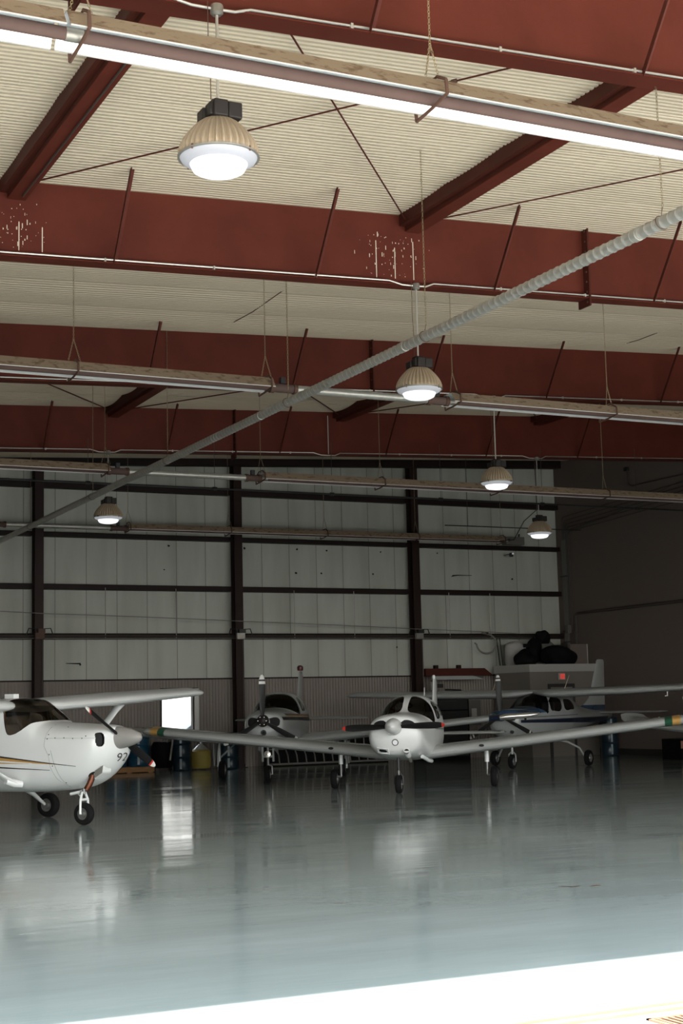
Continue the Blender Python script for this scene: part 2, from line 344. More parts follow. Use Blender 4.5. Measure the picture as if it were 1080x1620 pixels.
# main girders
gl = ['nearest deep red roof girder at the top of the picture', 'second red roof girder with paint splashes on its web', 'third red roof girder behind the second round lamp', 'farthest dark red roof girder just above the back wall']
bxs = [[2.9, 5.70, 8.62], [2.75,5.64,8.52,11.41,14.31,17.12,20.05], [5.6,8.50,11.36,14.30,17.11,20.05,22.9], [5.6,8.47,11.39,14.24,17.13,20.05,22.9]]
for gi, Y in enumerate(FY):
    G = thing('roof_girder', gl[gi], 'girder', (0, Y, 7.13), 0, 'red steel roof girders')
    zl = lambda x: zb(x)-7.13; zt_ = lambda x: zc(x)+.05-7.13
    x1 = XR-.02 if gi < 4 else XR
    m = MB(); m.hexa([(XL,-.006,zl(XL)),(x1,-.006,zl(x1)),(x1,.006,zl(x1)),(XL,.006,zl(XL)),(XL,-.006,zt_(XL)),(x1,-.006,zt_(x1)),(x1,.006,zt_(x1)),(XL,.006,zt_(XL))], red)
    if gi in (1,):
        for cx in (4.35, 9.75):   # paint splashes on the web
            for k in range(70 if cx > 5 else 50):
                px = cx+random.gauss(0, .30 if cx > 5 else .2); pz = zl(px)+random.uniform(.12, .72); s_ = random.uniform(.004, .012)
                hgt = s_*random.choice([1,1,1.5,2,6])
                m.box((px,-.0085,pz),(px+s_,-.006,pz+hgt), splat)
            for k in range(3):
                px = cx-.25+k*.3; m.box((px,-.0085,zl(px)+.1),(px+.012,-.006,zl(px)+.7*random.uniform(.5,1)), splat)
    m.build('web', G, smooth=False)
    for s_, nm in ((0,'flange'),):
        m = MB(); m.hexa([(XL,-.13,zl(XL)-.014),(x1,-.13,zl(x1)-.014),(x1,.13,zl(x1)-.014),(XL,.13,zl(XL)-.014),(XL,-.13,zl(XL)),(x1,-.13,zl(x1)),(x1,.13,zl(x1)),(XL,.13,zl(XL))], red); m.build('bottom_flange', G, smooth=False)
    for sxp in (3.1, 13.08):
        if gi == 0 and sxp > 10: continue
        m = MB(); za = zl(sxp)-.13; zz = zt_(sxp)-.06
        for d in (-.014, .002): m.box((sxp+d-.004,-.15,za),(sxp+d+.008,.15,zz), red_dk)
        for k in range(8):
            zz_ = za+.06+k*(zz-za-.1)/7; m.tube([(sxp-.03,-.09,zz_),(sxp+.03,-.09,zz_)], .014, rust, 6)
        m.build('splice_plate', G, smooth=False)
    for bx_ in bxs[gi]:
        # angle brace from the ceiling down to the bottom flange, web-side shadow painted as a darker leg
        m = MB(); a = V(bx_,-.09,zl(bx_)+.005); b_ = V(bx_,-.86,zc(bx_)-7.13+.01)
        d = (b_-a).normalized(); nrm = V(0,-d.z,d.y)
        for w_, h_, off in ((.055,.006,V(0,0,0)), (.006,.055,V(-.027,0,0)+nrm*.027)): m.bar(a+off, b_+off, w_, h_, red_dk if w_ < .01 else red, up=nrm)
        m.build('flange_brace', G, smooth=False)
# struts in the braced bays + diagonal rods
sl = {(0,4.35):'red strut beam at upper left crossing above the heater', (0,10.08):'red strut beam right of centre under the near ceiling', (0,15.9):'red strut beam of the near bay beyond the right edge',
      (2,4.35):'dark strut beam of the far bay, leftmost', (2,10.08):'dark strut beam of the far bay above the left round lamp', (2,15.9):'dark strut beam of the far bay behind the second round lamp', (2,21.7):'dark strut beam of the far bay near the right wall'}
for (bi, x), lab in sl.items():
    if (bi == 0 and x > 12) or (bi == 2 and x < 5): continue
    y0, y1 = FY[bi]+.02, FY[bi+1]-.02
    B = thing('strut_beam', lab, 'strut beam', (x, y0, zc(x)-.27), 0, 'struts between roof girders'); Ln = y1-y0
    m = MB(); m.box((-.10,0,0),(.13,Ln,.013), red); m.build('bottom_flange', B, smooth=False)
    m = MB(); m.box((-.006,0,.013),(.006,Ln,.30), red); m.build('web', B, smooth=False)
    m = MB(); m.box((-.10,0,.013),(-.09,Ln,.30), red_dk); m.box((-.19,0,.075),(-.10,Ln,.085), red_dk); m.box((-.19,0,.085),(-.18,Ln,.30), red_dk); m.box((-.145,0,.070),(-.14,Ln,.075), red); m.build('shade_channel', B, smooth=False)  # plates in darker red added to put in the shade along the beam's side
    if bi == 0 and x < 5:
        m = MB(); m.tube([(.05,2.7,-.02),(.05,Ln-.2,-.02)], .012, dconduit, 8); m.build('conduit', B)
        m = MB(); m.lathe([(.0,-.06),(.05,-.055),(.05,0),(0,0)], galv_old, 16, T(.06,2.6,0)); m.build('junction_box', B)
def rod(p, q, lab, r=.011, turn=None):
    p = V(*p); q = V(*q); R_ = thing('brace_rod', lab, 'brace rod', p, 0, 'diagonal roof bracing rods'); m = MB(); m.tube([(0,0,0), q-p], r, red_dk, 8); m.build('rod', R_)
    if turn:
        c = (q-p)*turn; d = (q-p).normalized(); m = MB(); s_ = d.cross(V(0,0,1)).normalized()*.022
        for k in (-1, 1): m.tube([c-d*.16+s_*k, c+d*.16+s_*k], .008, rust, 6)
        for k in (-1, 1): m.tube([c+d*.15*k, c+d*.21*k], .026, rust, 8)
        m.build('turnbuckle', R_)
xs_ = [4.35, 10.08, 15.9, 21.7]
rl = 0
names_r = iter(['thin brace rod crossing behind the near round lamp','thin brace rod falling to the paint-splashed girder at centre','thin brace rod rising to the right behind the duct','x','y','z'])
def zr(x): return zc(x)-.14
rod((4.3,17.95,zr(4.3)),(10.0,11.0,zr(10)), next(names_r), turn=.64)
rod((9.95,17.95,zr(10)),(4.4,11.0,zr(4.4)), next(names_r))
rod((10.2,17.95,zr(10.2)),(15.8,11.0,zr(15.8)), next(names_r))
far = ['dark brace rod of the far bay, left of the left strut', 'dark brace rod of the far bay rising left to right above the left heater gap', 'dark brace rod of the far bay falling behind the spiral duct', 'dark brace rod of the far bay right of the second lamp', 'dark brace rod of the far bay crossing over the right heater', 'dark brace rod of the far bay nearest the right wall']
k = 0
for a, b_ in zip(xs_[:-1], xs_[1:]):
    rod((a,32.3,zr(a)),(b_,25.3,zr(b_)), far[k], .014); k += 1
    rod((b_,32.3,zr(b_)),(a,25.3,zr(a)), far[k], .014); k += 1
m = MB(); m.tube([(9.86,21.6,zc(9.86)-.03),(9.84,23.4,zc(9.8)-.08),(9.81,25.1,zc(9.8)-.03)], .008, rust, 6)
tag(m.build('ceiling_cable'), 'thin dark cable stapled under the ceiling, left of the spiral duct', 'cable')
m = MB(); m.tube([(18.75,22.4,zc(18.7)-.03),(18.65,24,zc(18.7)-.08),(18.55,25.1,zc(18.5)-.03)], .008, rust, 6)
tag(m.build('ceiling_cable'), 'thin dark cable under the ceiling at the right edge', 'cable')

# ------------------------------------------------------------------ chains, heaters
def chain_mb(m, p, q, mt, ln=.034, r=.0032, w=.009):
    p = Vector(p); q = Vector(q); D = (q-p); n = max(1, int(D.length/(ln*.78))); d = D.normalized()
    a = d.cross(V(0,0,1) if abs(d.z) < .9 else V(1,0,0)).normalized(); b_ = d.cross(a)
    for i in range(n):
        c = p+D*((i+.5)/n); s1, s2 = (a, b_) if i % 2 else (b_, a)
        pts = []
        for k in range(8):
            t = 2*pi*k/8; ct, st = math.cos(t), math.sin(t)
            pts.append(c+s1*w*ct+d*((ln/2-w)*(1 if st > .1 else (-1 if st < -.1 else 0))+w*st))
        vs = []; fs = []
        for k, P in enumerate(pts):
            out = (P-c).normalized()
            for (u, v_) in ((r,0),(0,r),(-r,0),(0,-r)): vs.append(P+out*u+s2*v_)
        for k in range(8):
            for j in range(4): fs.append((k*4+j, k*4+(j+1)%4, ((k+1)%8)*4+(j+1)%4, ((k+1)%8)*4+j))
        m.add(vs, fs, mt)
def reflector_secs(x):
    o = [(-.235,-.0),(-.215,.0),(-.10,.19),(.10,.19),(.215,.0),(.235,.0)]
    return o
def heater(idx, Y, z, segs, tubes, hang, burners, lab, seams=()):
    H = thing('radiant_tube_heater', lab, 'radiant heater', (segs[0][0], Y, z), 0, 'radiant tube heaters under the roof'); X0 = segs[0][0]
    t = .006
    for (a, b_) in segs:
        m = MB(); a -= X0; b_ -= X0
        P = [(-.222,.0),(-.12,.15),(.12,.15),(.222,.0)]
        outer = [(-.222-t,0),(-.12-t*.6,.15+t),(.12+t*.6,.15+t),(.222+t,0)]
        n = max(1, int((b_-a)/1.5))
        for i in range(3):
            m.add([(a,*outer[i]),(b_,*outer[i]),(b_,*outer[i+1]),(a,*outer[i+1])], [(0,1,2,3)], tan)
        for xx in (a, b_): m.add([(xx,*q) for q in outer]+[(xx,*q) for q in P], [(0,1,5,4),(1,2,6,5),(2,3,7,6)], tan)
        for x_ in seams_in(a, b_):
            for i in range(3):
                m.add([(x_,outer[i][0]*1.01,outer[i][1]+.002),(x_+.03,outer[i][0]*1.01,outer[i][1]+.002),(x_+.03,outer[i+1][0]*1.01,outer[i+1][1]+.002),(x_,outer[i+1][0]*1.01,outer[i+1][1]+.002)], [(0,1,2,3)], tan)
        m.build('reflector_shell', H, fix=False, smooth=False)
        m = MB()
        for i in range(3): m.add([(a,*P[i]),(b_,*P[i]),(b_,*P[i+1]),(a,*P[i+1])], [(3,2,1,0)], alu)
        m.build('reflector_lining', H, fix=False, smooth=False)
        m = MB()
        for s_ in (-1, 1): m.box((a,min(s_*.220,s_*.234),-.008),(b_,max(s_*.220,s_*.234),.002), lipm)
        m.build('reflector_lip', H, smooth=False)
        m = MB(); m.tube([(a-(.03 if a > .1 else 0),0,.03),(b_,0,.03)], .051, tube_m, 20); m.tube([(a+.02,0,.03),(a+.15,0,.03)], .054, galv_old if a > .1 else tube_m, 20); m.build('heater_tube', H)
    for (a, b_) in tubes:
        a -= X0; b_ -= X0; m = MB(); n = int((b_-a)/.055)
        pts = []; rr = []
        for i in range(n+1):
            pts.append((a+(b_-a)*i/n,0,.03)); rr.append(.066 if i % 2 else .063)
        m.tube(pts, .06, galv, 16, radii=rr); m.build('flexible_duct', H)
    for x in hang:
        x -= X0; m = MB()
        pts = [(-.10,.19),(-.245,.11),(-.255,-.015),(.0,-.045),(.26,-.06),(.27,.03)]
        P3 = [V(x,p_,q_) for p_, q_ in pts]
        for p_, q_ in zip(P3[:-1], P3[1:]): m.tube([p_, q_], .015, rust, 6)
        m.tube([V(x,-.10,.19), V(x,.12,.185), V(x,.25,.1)], .011, rust, 6)
        m.build('hanger_bracket', H)
        top = V(x,0,zc(x+X0)-z-.03); m = MB(); kz = .52; k_ = V(x,0,kz)
        chain_mb(m, V(x-.1,-.09,.18), k_, chain_m); chain_mb(m, V(x+.12,.04,.18), k_, chain_m); chain_mb(m, k_, top, chain_m)
        m.build('hanging_chain', H)
    for (a, b_, kind) in burners:
        a -= X0; b_ -= X0; m = MB()
        if kind == 'box':
            m.box((a,-.13,-.09),(b_,.13,.15), burner_m); m.tube([(a+.1,-.135,.05),(a+.1,-.12,.05)], .05, black_m, 14); m.tube([(b_-.12,0,.15),(b_-.1,0,.25)], .03, black_m, 8)
        else:
            m.tube([(a,0,.03),(a+.06,0,.03)], .085, rust, 16); m.tube([(a+.06,0,.03),(b_-.06,0,.03)], .07, tube_m, 14); m.tube([(b_-.06,0,.03),(b_,0,.03)], .085, rust, 16); m.box(((a+b_)/2-.05,-.04,.1),((a+b_)/2+.03,.04,.2), black_m)
        m.build('burner' if kind == 'box' else 'coupling', H)
    return H
def seams_in(a, b_):
    r_ = []; x = a+1.5
    while x < b_-.2: r_.append(x); x += 2.98
    return r_
heater(1, 10.15, 6.50, [(-3.2,2.76),(2.79,12.2)], [], [-.1,2.92,5.90,8.88,11.86], [], 'long bright radiant heater nearest the camera across the top')
heater(2, 20.7, 6.50, [(-3,8.97),(12.15,24.0)], [(9.42,11.75)], [2.9,5.86,8.9,12.25,15.36,18.4,21.4], [(8.97,9.42,'c'),(11.75,12.15,'c')], 'second radiant heater, behind the middle round lamp')
heater(3, 29.1, 6.50, [(-3,8.95),(12.36,24.2)], [(9.4,12.0)], [2.9,5.9,8.9,12.36,15.26,18.3,21.35], [(8.95,9.4,'c'),(12.0,12.36,'c')], 'third radiant heater, passing just behind the round lamp right of the middle column')
heater(4, 38.15, 6.50, [(12.26,24.2)], [(9.0,11.8)], [12.3,15.2,18.15,21.13,24.1], [(8.5,9.0,'c'),(11.8,12.26,'c'),(24.2,24.85,'box')], 'farthest radiant heater close to the back wall with burner box')

# spiral duct running into the hangar
D = thing('spiral_duct', 'long silver spiral air duct hanging diagonally through the whole picture', 'duct', (8.86, 6.6, 6.1))
m = MB(); pts = []; rr = []; L_ = 33.2; n = int(L_/.0198)
for i in range(n+1):
    y = L_*i/n; ph = (y/.119) % 1; pts.append((0,y,0)); rr.append(.0615+.0065*(1 if ph < .17 else 0))
m.tube(pts, .06, galv, 20, radii=rr); kk = m.mi(lipm)
for fi in range(len(m.f)-2):
    if ((pts[fi//20][1]/.119) % 1) < .17: m.m[fi] = kk
m.build('duct_tube', D, ang=30)
for y in (4.7, 9.5, 14.2): m = MB(); m.tube([(0,y,0),(0,y+.07,0)], .070, galv, 20); m.build('duct_joint', D)
for y in (4.35, 9.0, 13.2, 18.6, 23.3, 28.5):
    m = MB(); ring = [(.072*math.cos(t), y+.02*math.sin(t), .072*math.sin(t)) for t in np.linspace(-pi/2, 1.5*pi, 21)]; m.tube(ring, .004, rust, 6, caps=False)
    m.tube([(0,y,.072),(0.02,y,.16)], .004, rust, 6); m.build('hanger_ring', D)
    m = MB(); chain_mb(m, (0.02,y,.16), (0.02,y,zc(8.86)-6.1-.03), chain_m, ln=.05); m.build('hanging_chain', D)

# black gas pipe
m0 = thing('gas_pipe', 'black horizontal pipe hung in front of the back wall columns', 'pipe', (6, 32.2, 6.76))
m = MB(); m.tube([(-8,0,0),(21.2,0,0)], .024, black_m, 8); m.build('pipe_run', m0)
m = MB()
for x in np.arange(.4, 21, 3.05): m.tube([(x,0,0),(x,0,.9+.04*x)], .006, dconduit, 6); m.tube([(x-.05,0,0),(x+.05,0,0)], .045, black_m, 8)
m.build('pipe_hanger', m0)
m0 = thing('gas_pipe', 'short thin black pipe right of the far round lamp', 'pipe', (20.9, 36.0, 6.64))
m = MB(); m.tube([(0,0,0),(4.6,0,0)], .015, black_m, 8); m.build('pipe_run', m0)
m = MB(); m.tube([(.75,0,0),(.75,0,2.0)], .006, dconduit, 6); m.build('pipe_hanger', m0)

# conduits on the girders, and round lamps
lamps = {0: [4.22], 1: [10.03], 2: [15.76], 3: [9.91, 21.53]}
cl = ['pale conduit along the nearest girder', 'pale conduit along the second girder', 'pale conduit along the third girder', 'pale conduit along the farthest girder']
for gi, Y in enumerate(FY):
    pts = []; y = -.135
    boxes = lamps[gi]+([15.5] if gi == 3 else [])
    xs = [XL+.2]
    ev = []
    for bx_ in sorted(boxes): ev += [(bx_-.38,.035,-.11),(bx_-.2,-.03,-.16),(bx_-.05,-.035,-.16),(bx_+.05,-.035,-.16),(bx_+.18,-.035,-.16),(bx_+.34,.03,-.11)]
    path = [(XL+.2,.03,-.11)]+ev+[(XR-.3,.03,-.11)]
    cur = []
    P = [V(x, Y+yy, zb(x)+dz) for x, dz, yy in [(a, b_, c_) for a, b_, c_ in path]]
    org = P[0].copy(); m = MB(); m.tube([p_-org for p_ in P], .0125, conduit_m, 8)
    cobj = thing('electrical_conduit', cl[gi], 'conduit', org, 0, 'conduits along the girders'); m.build('pipe_run', cobj)
    m = MB()
    for x in np.arange(XL+1, XR-1, 1.5):
        if min([abs(x-q) for q in boxes]) > .5: m.box((x-org.x-.012, Y-.13-org.y, zb(x)-org.z), (x-org.x+.012, Y-.09-org.y, zb(x)+.05-org.z), conduit_m)
    m.build('pipe_clip', cobj, smooth=False)
def lamp(x, Y, lab, drop=1.38):
    zt_ = zb(x)-.03; rim = 6.0; o = thing('high_bay_lamp', lab, 'lamp', (x+.02, Y-.16, rim), 0, 'round high bay lamps')
    top = zt_-rim; m = MB(); m.lathe([(0,top+.03),(.05,top+.03),(.055,top+.02),(.055,top-.04),(.035,top-.06),(0,top-.06)], galv_old, 20); m.build('junction_box', o)
    m = MB(); m.tube([(0,0,top-.05),(0,0,.46)], .0125, conduit_m, 10); m.build('rod', o)
    m = MB(); m.tube([(-.09,-.03,top+.04),(-.085,-.02,top-.4),(-.07,-.02,.75),(-.06,0,.48)], .004, rust, 6); m.build('safety_cable', o)
    # bell reflector with flutes
    m = MB(); prof = []
    for i in range(15):
        t = i/14; z_ = .30*(1-t); r_ = .135+.185*math.sin(t*pi/2)**.9; prof.append((r_, z_))
    n = 144
    def rib(k, j): return 1 if j in (0,) or j > 13 else 1+.04*(1 if (k//2) % 2 else -1)*min(1, (14-j)/2)
    m.lathe(prof, lampm, n, rib=rib); m.lathe([(.32,0),(.333,.004),(.333,-.008),(.315,-.010),(.312,0)], galv_old, 64)
    m.lathe([(.135,.30),(0,.31)], lampm, 48)
    m.build('reflector_shade', o, ang=30)
    m = MB()
    for k in range(4): m.tube([(.325*math.cos(k*pi/2+.5),.325*math.sin(k*pi/2+.5),-.02),(.325*math.cos(k*pi/2+.5),.325*math.sin(k*pi/2+.5),.02)], .008, rust, 6)
    m.build('clamp', o)
    m = MB(); m.lathe([(.314,-.005),(.30,-.03),(.262,-.05),(.235,-.06)], lens_rim, 64); m.lathe([(.235,-.06),(.228,-.075),(.21,-.11),(.17,-.13),(.1,-.143),(0,-.148)], lens_m, 64); m.build('lens', o)
    m = MB(); m.box((-.115,-.12,.31),(.0,.0,.42), ballast); m.box((-.09,-.16,.295),(.03,-.04,.435), ballast); m.box((.035,-.15,.295),(.155,-.03,.43), ballast); m.box((-.14,-.02,.30),(.0,.12,.40), ballast); m.box((0,0,.3),(.12,.12,.42), ballast); m.box((-.07,-.06,.42),(.09,.06,.47), ballast)
    m.lathe([(.1,.29),(.11,.32),(.11,.33)], ballast, 24); m.build('ballast_housing', o, bevel=.012)
    return o
lamp(4.22, FY[0], 'nearest and largest round high bay lamp, upper left, lit')
lamp(10.03, FY[1], 'lit round high bay lamp in the middle behind the spiral duct')
lamp(15.76, FY[2], 'lit round high bay lamp with fluted tan shade right of the middle column')
lamp(21.53, FY[3], 'smallest lit round lamp at right, near the far burner box')
lamp(9.91, FY[3], 'lit round high bay lamp at far left under the duct')
m = MB(); m.tube([(0,0,0),(0,0,.95)], .012, conduit_m, 8); m.build('x')
o = bpy.data.objects['x']; o.name = 'drop_conduit'; o.location = (15.5, FY[3]-.16, zb(15.5)-.0); tag(o, 'thin vertical drop conduit above the farthest girder near the middle', 'conduit')

# ------------------------------------------------------------------ back wall details
for k, (x, lab) in enumerate([(12.14,'first from left'),(14.2,'left of the middle column'),(17.86,'right of the middle column'),(19.82,'left of the third column'),(23.1,'right of the third column'),(24.58,'nearest the right wall')]):
    m = MB(); m.tube([(0,0,-.04),(0,0,1.36)], .011, galv_old, 6); o = m.build('sag_rod'); o.location = (x,39.70,3.70); tag(o, 'thin vertical rod between the two lower girts, '+lab, 'rod', 'rods between the wall girts')
def sagcurve(P, n=6):
    return [V(*P[0]).lerp(V(*P[1]), i/n) for i in range(n+1)]
m = MB(); pts = [(-2,39.3,4.75),(4.4,39.32,4.55),(9.2,39.35,4.36),(10.5,39.35,4.30),(12.2,39.36,4.26),(14,39.36,4.2),(16,39.37,4.13),(19.3,39.4,4.02),(21.8,39.42,3.92),(24.1,39.6,3.86),(25.5,39.65,3.8)]
m.tube(pts, .012, rope_m, 6); tag(m.build('wall_cable'), 'grey cable sagging across the back wall columns', 'cable')
m = MB(); m.tube([(XL,39.68,3.72),(XR-.6,39.68,3.72)], .022, dconduit, 8); m.tube([(XL,39.68,3.66),(XR-.6,39.68,3.66)], .014, galv_old, 8); tag(m.build('air_line'), 'dark pipe running along the lowest wall girt', 'pipe')
for x, s_, lab in [(10.22,1,'rusty bracket clamp on the left column'),(16.02,0,'black folded bracket on the middle column'),(21.84,0,'dark bracket on the right column')]:
    o = thing('column_bracket', lab, 'bracket', (x,39.38,3.74)); m = MB()
    for sg in (-1, 1): m.tube([(sg*.08,0,-.02),(sg*.12,0,.16),(sg*.3,0,.17),(sg*.36,0,.0)], .016, black_m, 6)
    m.build('arm', o); m = MB(); m.box((-.12,-.05,-.12),(.12,.05,.05), rust if s_ else galv_old); m.box((-.05,-.06,.05),(.14,.03,.16), rust if s_ else black_m); m.build('clamp', o, smooth=False)
for x in (10.3, 16.1, 21.95):
    m = MB(); m.tube([(x,39.41,.1),(x,39.41,3.7)], .016, dconduit, 6); tag(m.build('drop_pipe'), {10.3:'thin pipe down the face of the left column',16.1:'thin pipe down the face of the middle column',21.95:'thin pipe down the face of the right column'}[x], 'pipe')
dents = [(14.09,6.31),(13.95,5.62),(16.42,6.3),(18.1,6.31),(19.08,6.3),(18.88,5.61),(18.05,5.6),(16.25,5.62),(20.9,6.3),(20.62,5.62),(22.89,6.31),(25.6,5.55),(21.37,3.4),(11.5,2.95)]
wb = bpy.data.objects['wall_back']
for k, (x, z) in enumerate(dents):
    m = MB(); s_ = random.uniform(.02,.04); n = 9
    m.prism([(x+s_*random.uniform(.7,1.4)*math.cos(2*pi*i/n), z+s_*random.uniform(.6,1.2)*math.sin(2*pi*i/n)) for i in range(n)], YW-.045, YW-.033, dark_in)
    m.build('puncture_hole', wb, smooth=False)
m = MB(); m.prism([(23.35,5.58),(23.6,5.62),(24.1,5.63),(24.1,5.645),(23.6,5.65),(23.42,5.64)], YW-.05, YW-.033, dark_in); m.build('tear', wb, smooth=False)
m = MB(); m.prism([(11.1,2.98),(11.5,2.96),(11.52,3.0),(11.1,2.995)], YW-.05, YW-.033, dark_in); m.build('tear', wb, smooth=False)
m = MB(); m.lathe([(0,-.08),(.06,-.07),(.07,0),(.05,.05),(0,.06)], black_m, 12, T(25.3,39.5,6.28)); m.lathe([(0,-.02),(.03,-.015),(.03,.0)], lens_rim, 10, T(25.32,39.42,6.3) @ rot('X', rad(90)))
m.tube([(25.3,39.5,6.3),(25.3,39.9,6.3)], .012, black_m, 6); tag(m.build('camera_fixture'), 'small black round fixture with a bright spot under the burner box', 'fixture')
o = thing('hose_reel_hook', 'hose loop hanging from the lowest girt above the drill press', 'hose', (24.3,39.55,3.6)); m = MB()
m.tube([(-.42+.0,0,-.1)]+[(.0+.36*math.cos(t),0,-.12+.30*math.sin(t)) for t in np.linspace(pi*1.02, 2.35*pi, 16)]+[(-.15,0,.22)], .028, rope_m, 8); m.build('hose', o)
m = MB(); m.tube([(-.1,.1,.2),(.05,-.05,.2)], .03, rust, 8); m.build('hook', o)
m = MB(); m.tube([(24.9,36,8.5),(24.9,36,7.2),(24.7,36.4,6.9),(24.85,37.2,6.45),(24.8,38.1,6.5)], .014, black_m, 6)
m2 = m.build('power_cable'); m2.location = (-.9,0,0); tag(m2, 'black cable curling down to the far burner box', 'cable')

# right wall conduits
for k, (dx, z1, ylast) in enumerate([(0,7.55,30),(.05,7.42,30),(.10,7.30,30),(.15,7.18,30),(.20,7.05,30)]):
    y = 39.55-dx*1.6; yr = 39.3-dx*1.2
    m = MB(); m.tube([(XR-.04,y,3.9),(XR-.04,y,z1-.12),(XR-.04,y-.03,z1-.04),(XR-.04,y-.12,z1),(XR-.04,24,z1+1.1*(y-24)/7.5*.28)], .019, dconduit, 8)
    tag(m.build('wall_conduit'), ['topmost','second','third','fourth','lowest'][k]+' of the five conduits bending up the right wall', 'conduit', 'bent conduits on the right wall')
m = MB(); m.tube([(XR-.06,39.1,7.1),(XR-.06,37,7.25),(XR-.06,34,7.75),(XR-.06,30,8.3)], .012, dconduit, 6); tag(m.build('wall_conduit'), 'slanting thin conduit below the five bent conduits', 'conduit')
m = MB(); m.tube([(XR-.05,36.0,8.55),(XR-.05,35.95,8.1),(XR-.05,35.8,8.02),(XR-.05,28,8.0)], .018, dconduit, 6); m.box((XR-.1,35.95,8.5),(XR,36.1,8.62), black_m); tag(m.build('wall_conduit'), 'hook-shaped conduit with a black box high on the right wall', 'conduit')
for dz, lab in ((0,'upper'),(-.06,'lower')):
    m = MB(); m.tube([(XR-.05,39.0-dz,3.2),(XR-.05,39.0-dz,4.38+dz),(XR-.05,38.92,4.43+dz),(XR-.05,20,4.43+dz)], .021, dconduit, 8); tag(m.build('wall_pipe'), '%s of the two horizontal pipes on the right wall' % lab, 'pipe', 'horizontal pipes on the right wall')
o = thing('electrical_riser', 'cluster of pipes, straps and boxes in the back right corner', 'pipe cluster', (XR-.06,39.4,2.7)); m = MB()
for dy in (0,.07,.14,.2): m.tube([(0,dy,0),(0,dy,4.1)], .021, burner_m, 8)
m.build('riser_pipes', o)
for z in (.45,.8,1.15,2.9): m = MB(); m.box((-.04,-.06,z),(.03,.28,z+.04), black_m); m.build('strap', o, smooth=False)
m = MB(); m.box((-.12,-.12,1.1),(.02,.02,1.35), burner_m); m.build('junction_box', o, smooth=False); m = MB(); m.box((-.14,.1,.55),(.02,.24,.8), dconduit); m.build('junction_box', o, smooth=False)

for (x, y, w_, h_, lab) in ((7.55,10.85,.36,.10,'dark scuff mark on the floor at right, the larger of two'),(5.35,11.1,.13,.05,'small dark scuff mark on the floor near the middle')):
    m = MB()
    for k in range(9):
        cx, cy = random.uniform(-w_/2,w_/2), random.uniform(-h_/2,h_/2); n = 8
        m.add([(cx+random.uniform(.3,1)*w_*.16*math.cos(2*pi*i/n), cy+random.uniform(.3,1)*h_*.22*math.sin(2*pi*i/n), .0012+.0001*k) for i in range(n)], [tuple(range(n))], brown_s)
    o = m.build('floor_scuff', smooth=False, fix=False); o.location = (x,y,0); o.rotation_euler = (0,0,rad(-26)); tag(o, lab, 'floor mark')
# office box in the back right corner
OF = thing('office_box', 'low taupe office enclosure with pale top band in the back right corner', 'office enclosure', (24.83,38.0,0))
m = MB(); m.hexa([(0,0,0),(2.45,0,0),(2.45,1.85,0),(-.22,1.6,0),(0,0,2.76),(2.45,0,2.76),(2.45,1.85,2.76),(-.22,1.6,2.76)], office); m.build('wall_panels', OF, smooth=False)
m = MB(); m.hexa([(-.02,-.03,2.55),(2.48,-.03,2.55),(2.48,1.87,2.55),(-.26,1.62,2.55),(-.02,-.03,2.78),(2.48,-.03,2.78),(2.48,1.87,2.78),(-.26,1.62,2.78)], office_t); m.build('top_band', OF, smooth=False)
m = MB(); m.box((.63,-.03,0),(1.6,-.005,2.18), base_m); m.box((.72,-.045,0),(1.5,-.02,2.08), office); m.build('doorway', OF, smooth=False)
m = MB(); m.box((.98,-.07,2.30),(1.24,-.03,2.50), office_t); m.box((1.05,-.078,2.32),(1.22,-.07,2.48), signr); m.build('exit_sign', OF, smooth=False)
# things stored on the office roof
o = thing('engine_cowling', 'pale rounded engine cowling standing on the office box, left side', 'cowling', (25.12,39.2,2.78)); m = MB()
m.lathe([(.33,0),(.36,.15),(.36,.52),(.32,.66),(.2,.73),(0,.75)], office_t, 28, Matrix.Diagonal((1,.7,1,1))); m.build('shell', o)
m = MB(); m.lathe([(0,0),(.07,.0),(.07,.02),(0,.02)], dark_in, 20, T(.05,-.3,.38) @ rot('X', rad(90))); m.build('round_opening', o)
m = MB(); m.box((.12,-.33,.55),(.32,-.28,.66), blk_bag); m.build('dark_vent', o, smooth=False)
def lump(name, lab, cat, loc, s_, mt, seed=0, n=2.2):
    bm = bmesh.new(); bmesh.ops.create_icosphere(bm, subdivisions=4, radius=1); rnd = random.Random(seed)
    fr = [(rnd.uniform(1.5,4), rnd.uniform(0,6), rnd.uniform(1.5,4), rnd.uniform(0,6), rnd.uniform(1.5,4)) for _ in range(5)]
    for v in bm.verts:
        p = v.co.copy(); d = 0
        for a, b_, c_, d_, e_ in fr: d += math.sin(a*p.x+b_)*math.sin(c_*p.y+d_)*math.sin(e_*p.z+a)
        v.co = p*(1+.11*d); v.co.z = max(v.co.z, -.6)
        v.co = Vector((v.co.x*s_[0], v.co.y*s_[1], (v.co.z+.6)*s_[2]))
    me = bpy.data.meshes.new(name); bm.to_mesh(me); bm.free(); me.materials.append(mt); me.shade_smooth()
    o = bpy.data.objects.new(name, me); C.objects.link(o); o.location = loc; tag(o, lab, cat); return o
lump('tarp_bundle', 'low black tarp bundle lying on the office box, left of centre', 'bundle', (24.98,38.45,2.78), (.36,.3,.27), blk_bag, 1)
lump('tarp_bundle', 'wide black tarp bundle on the office box, right of centre', 'bundle', (26.25,38.5,2.78), (.62,.4,.38), blk_bag, 2)
lump('tarp_bundle', 'black bag topping the pile on the office box', 'bundle', (25.75,39.1,2.9), (.27,.25,.45), blk_bag, 3)
lump('tarp_bundle', 'crumpled black sheet highest above the office box pile', 'bundle', (26.15,39.2,3.45), (.24,.22,.28), blk_bag, 4)
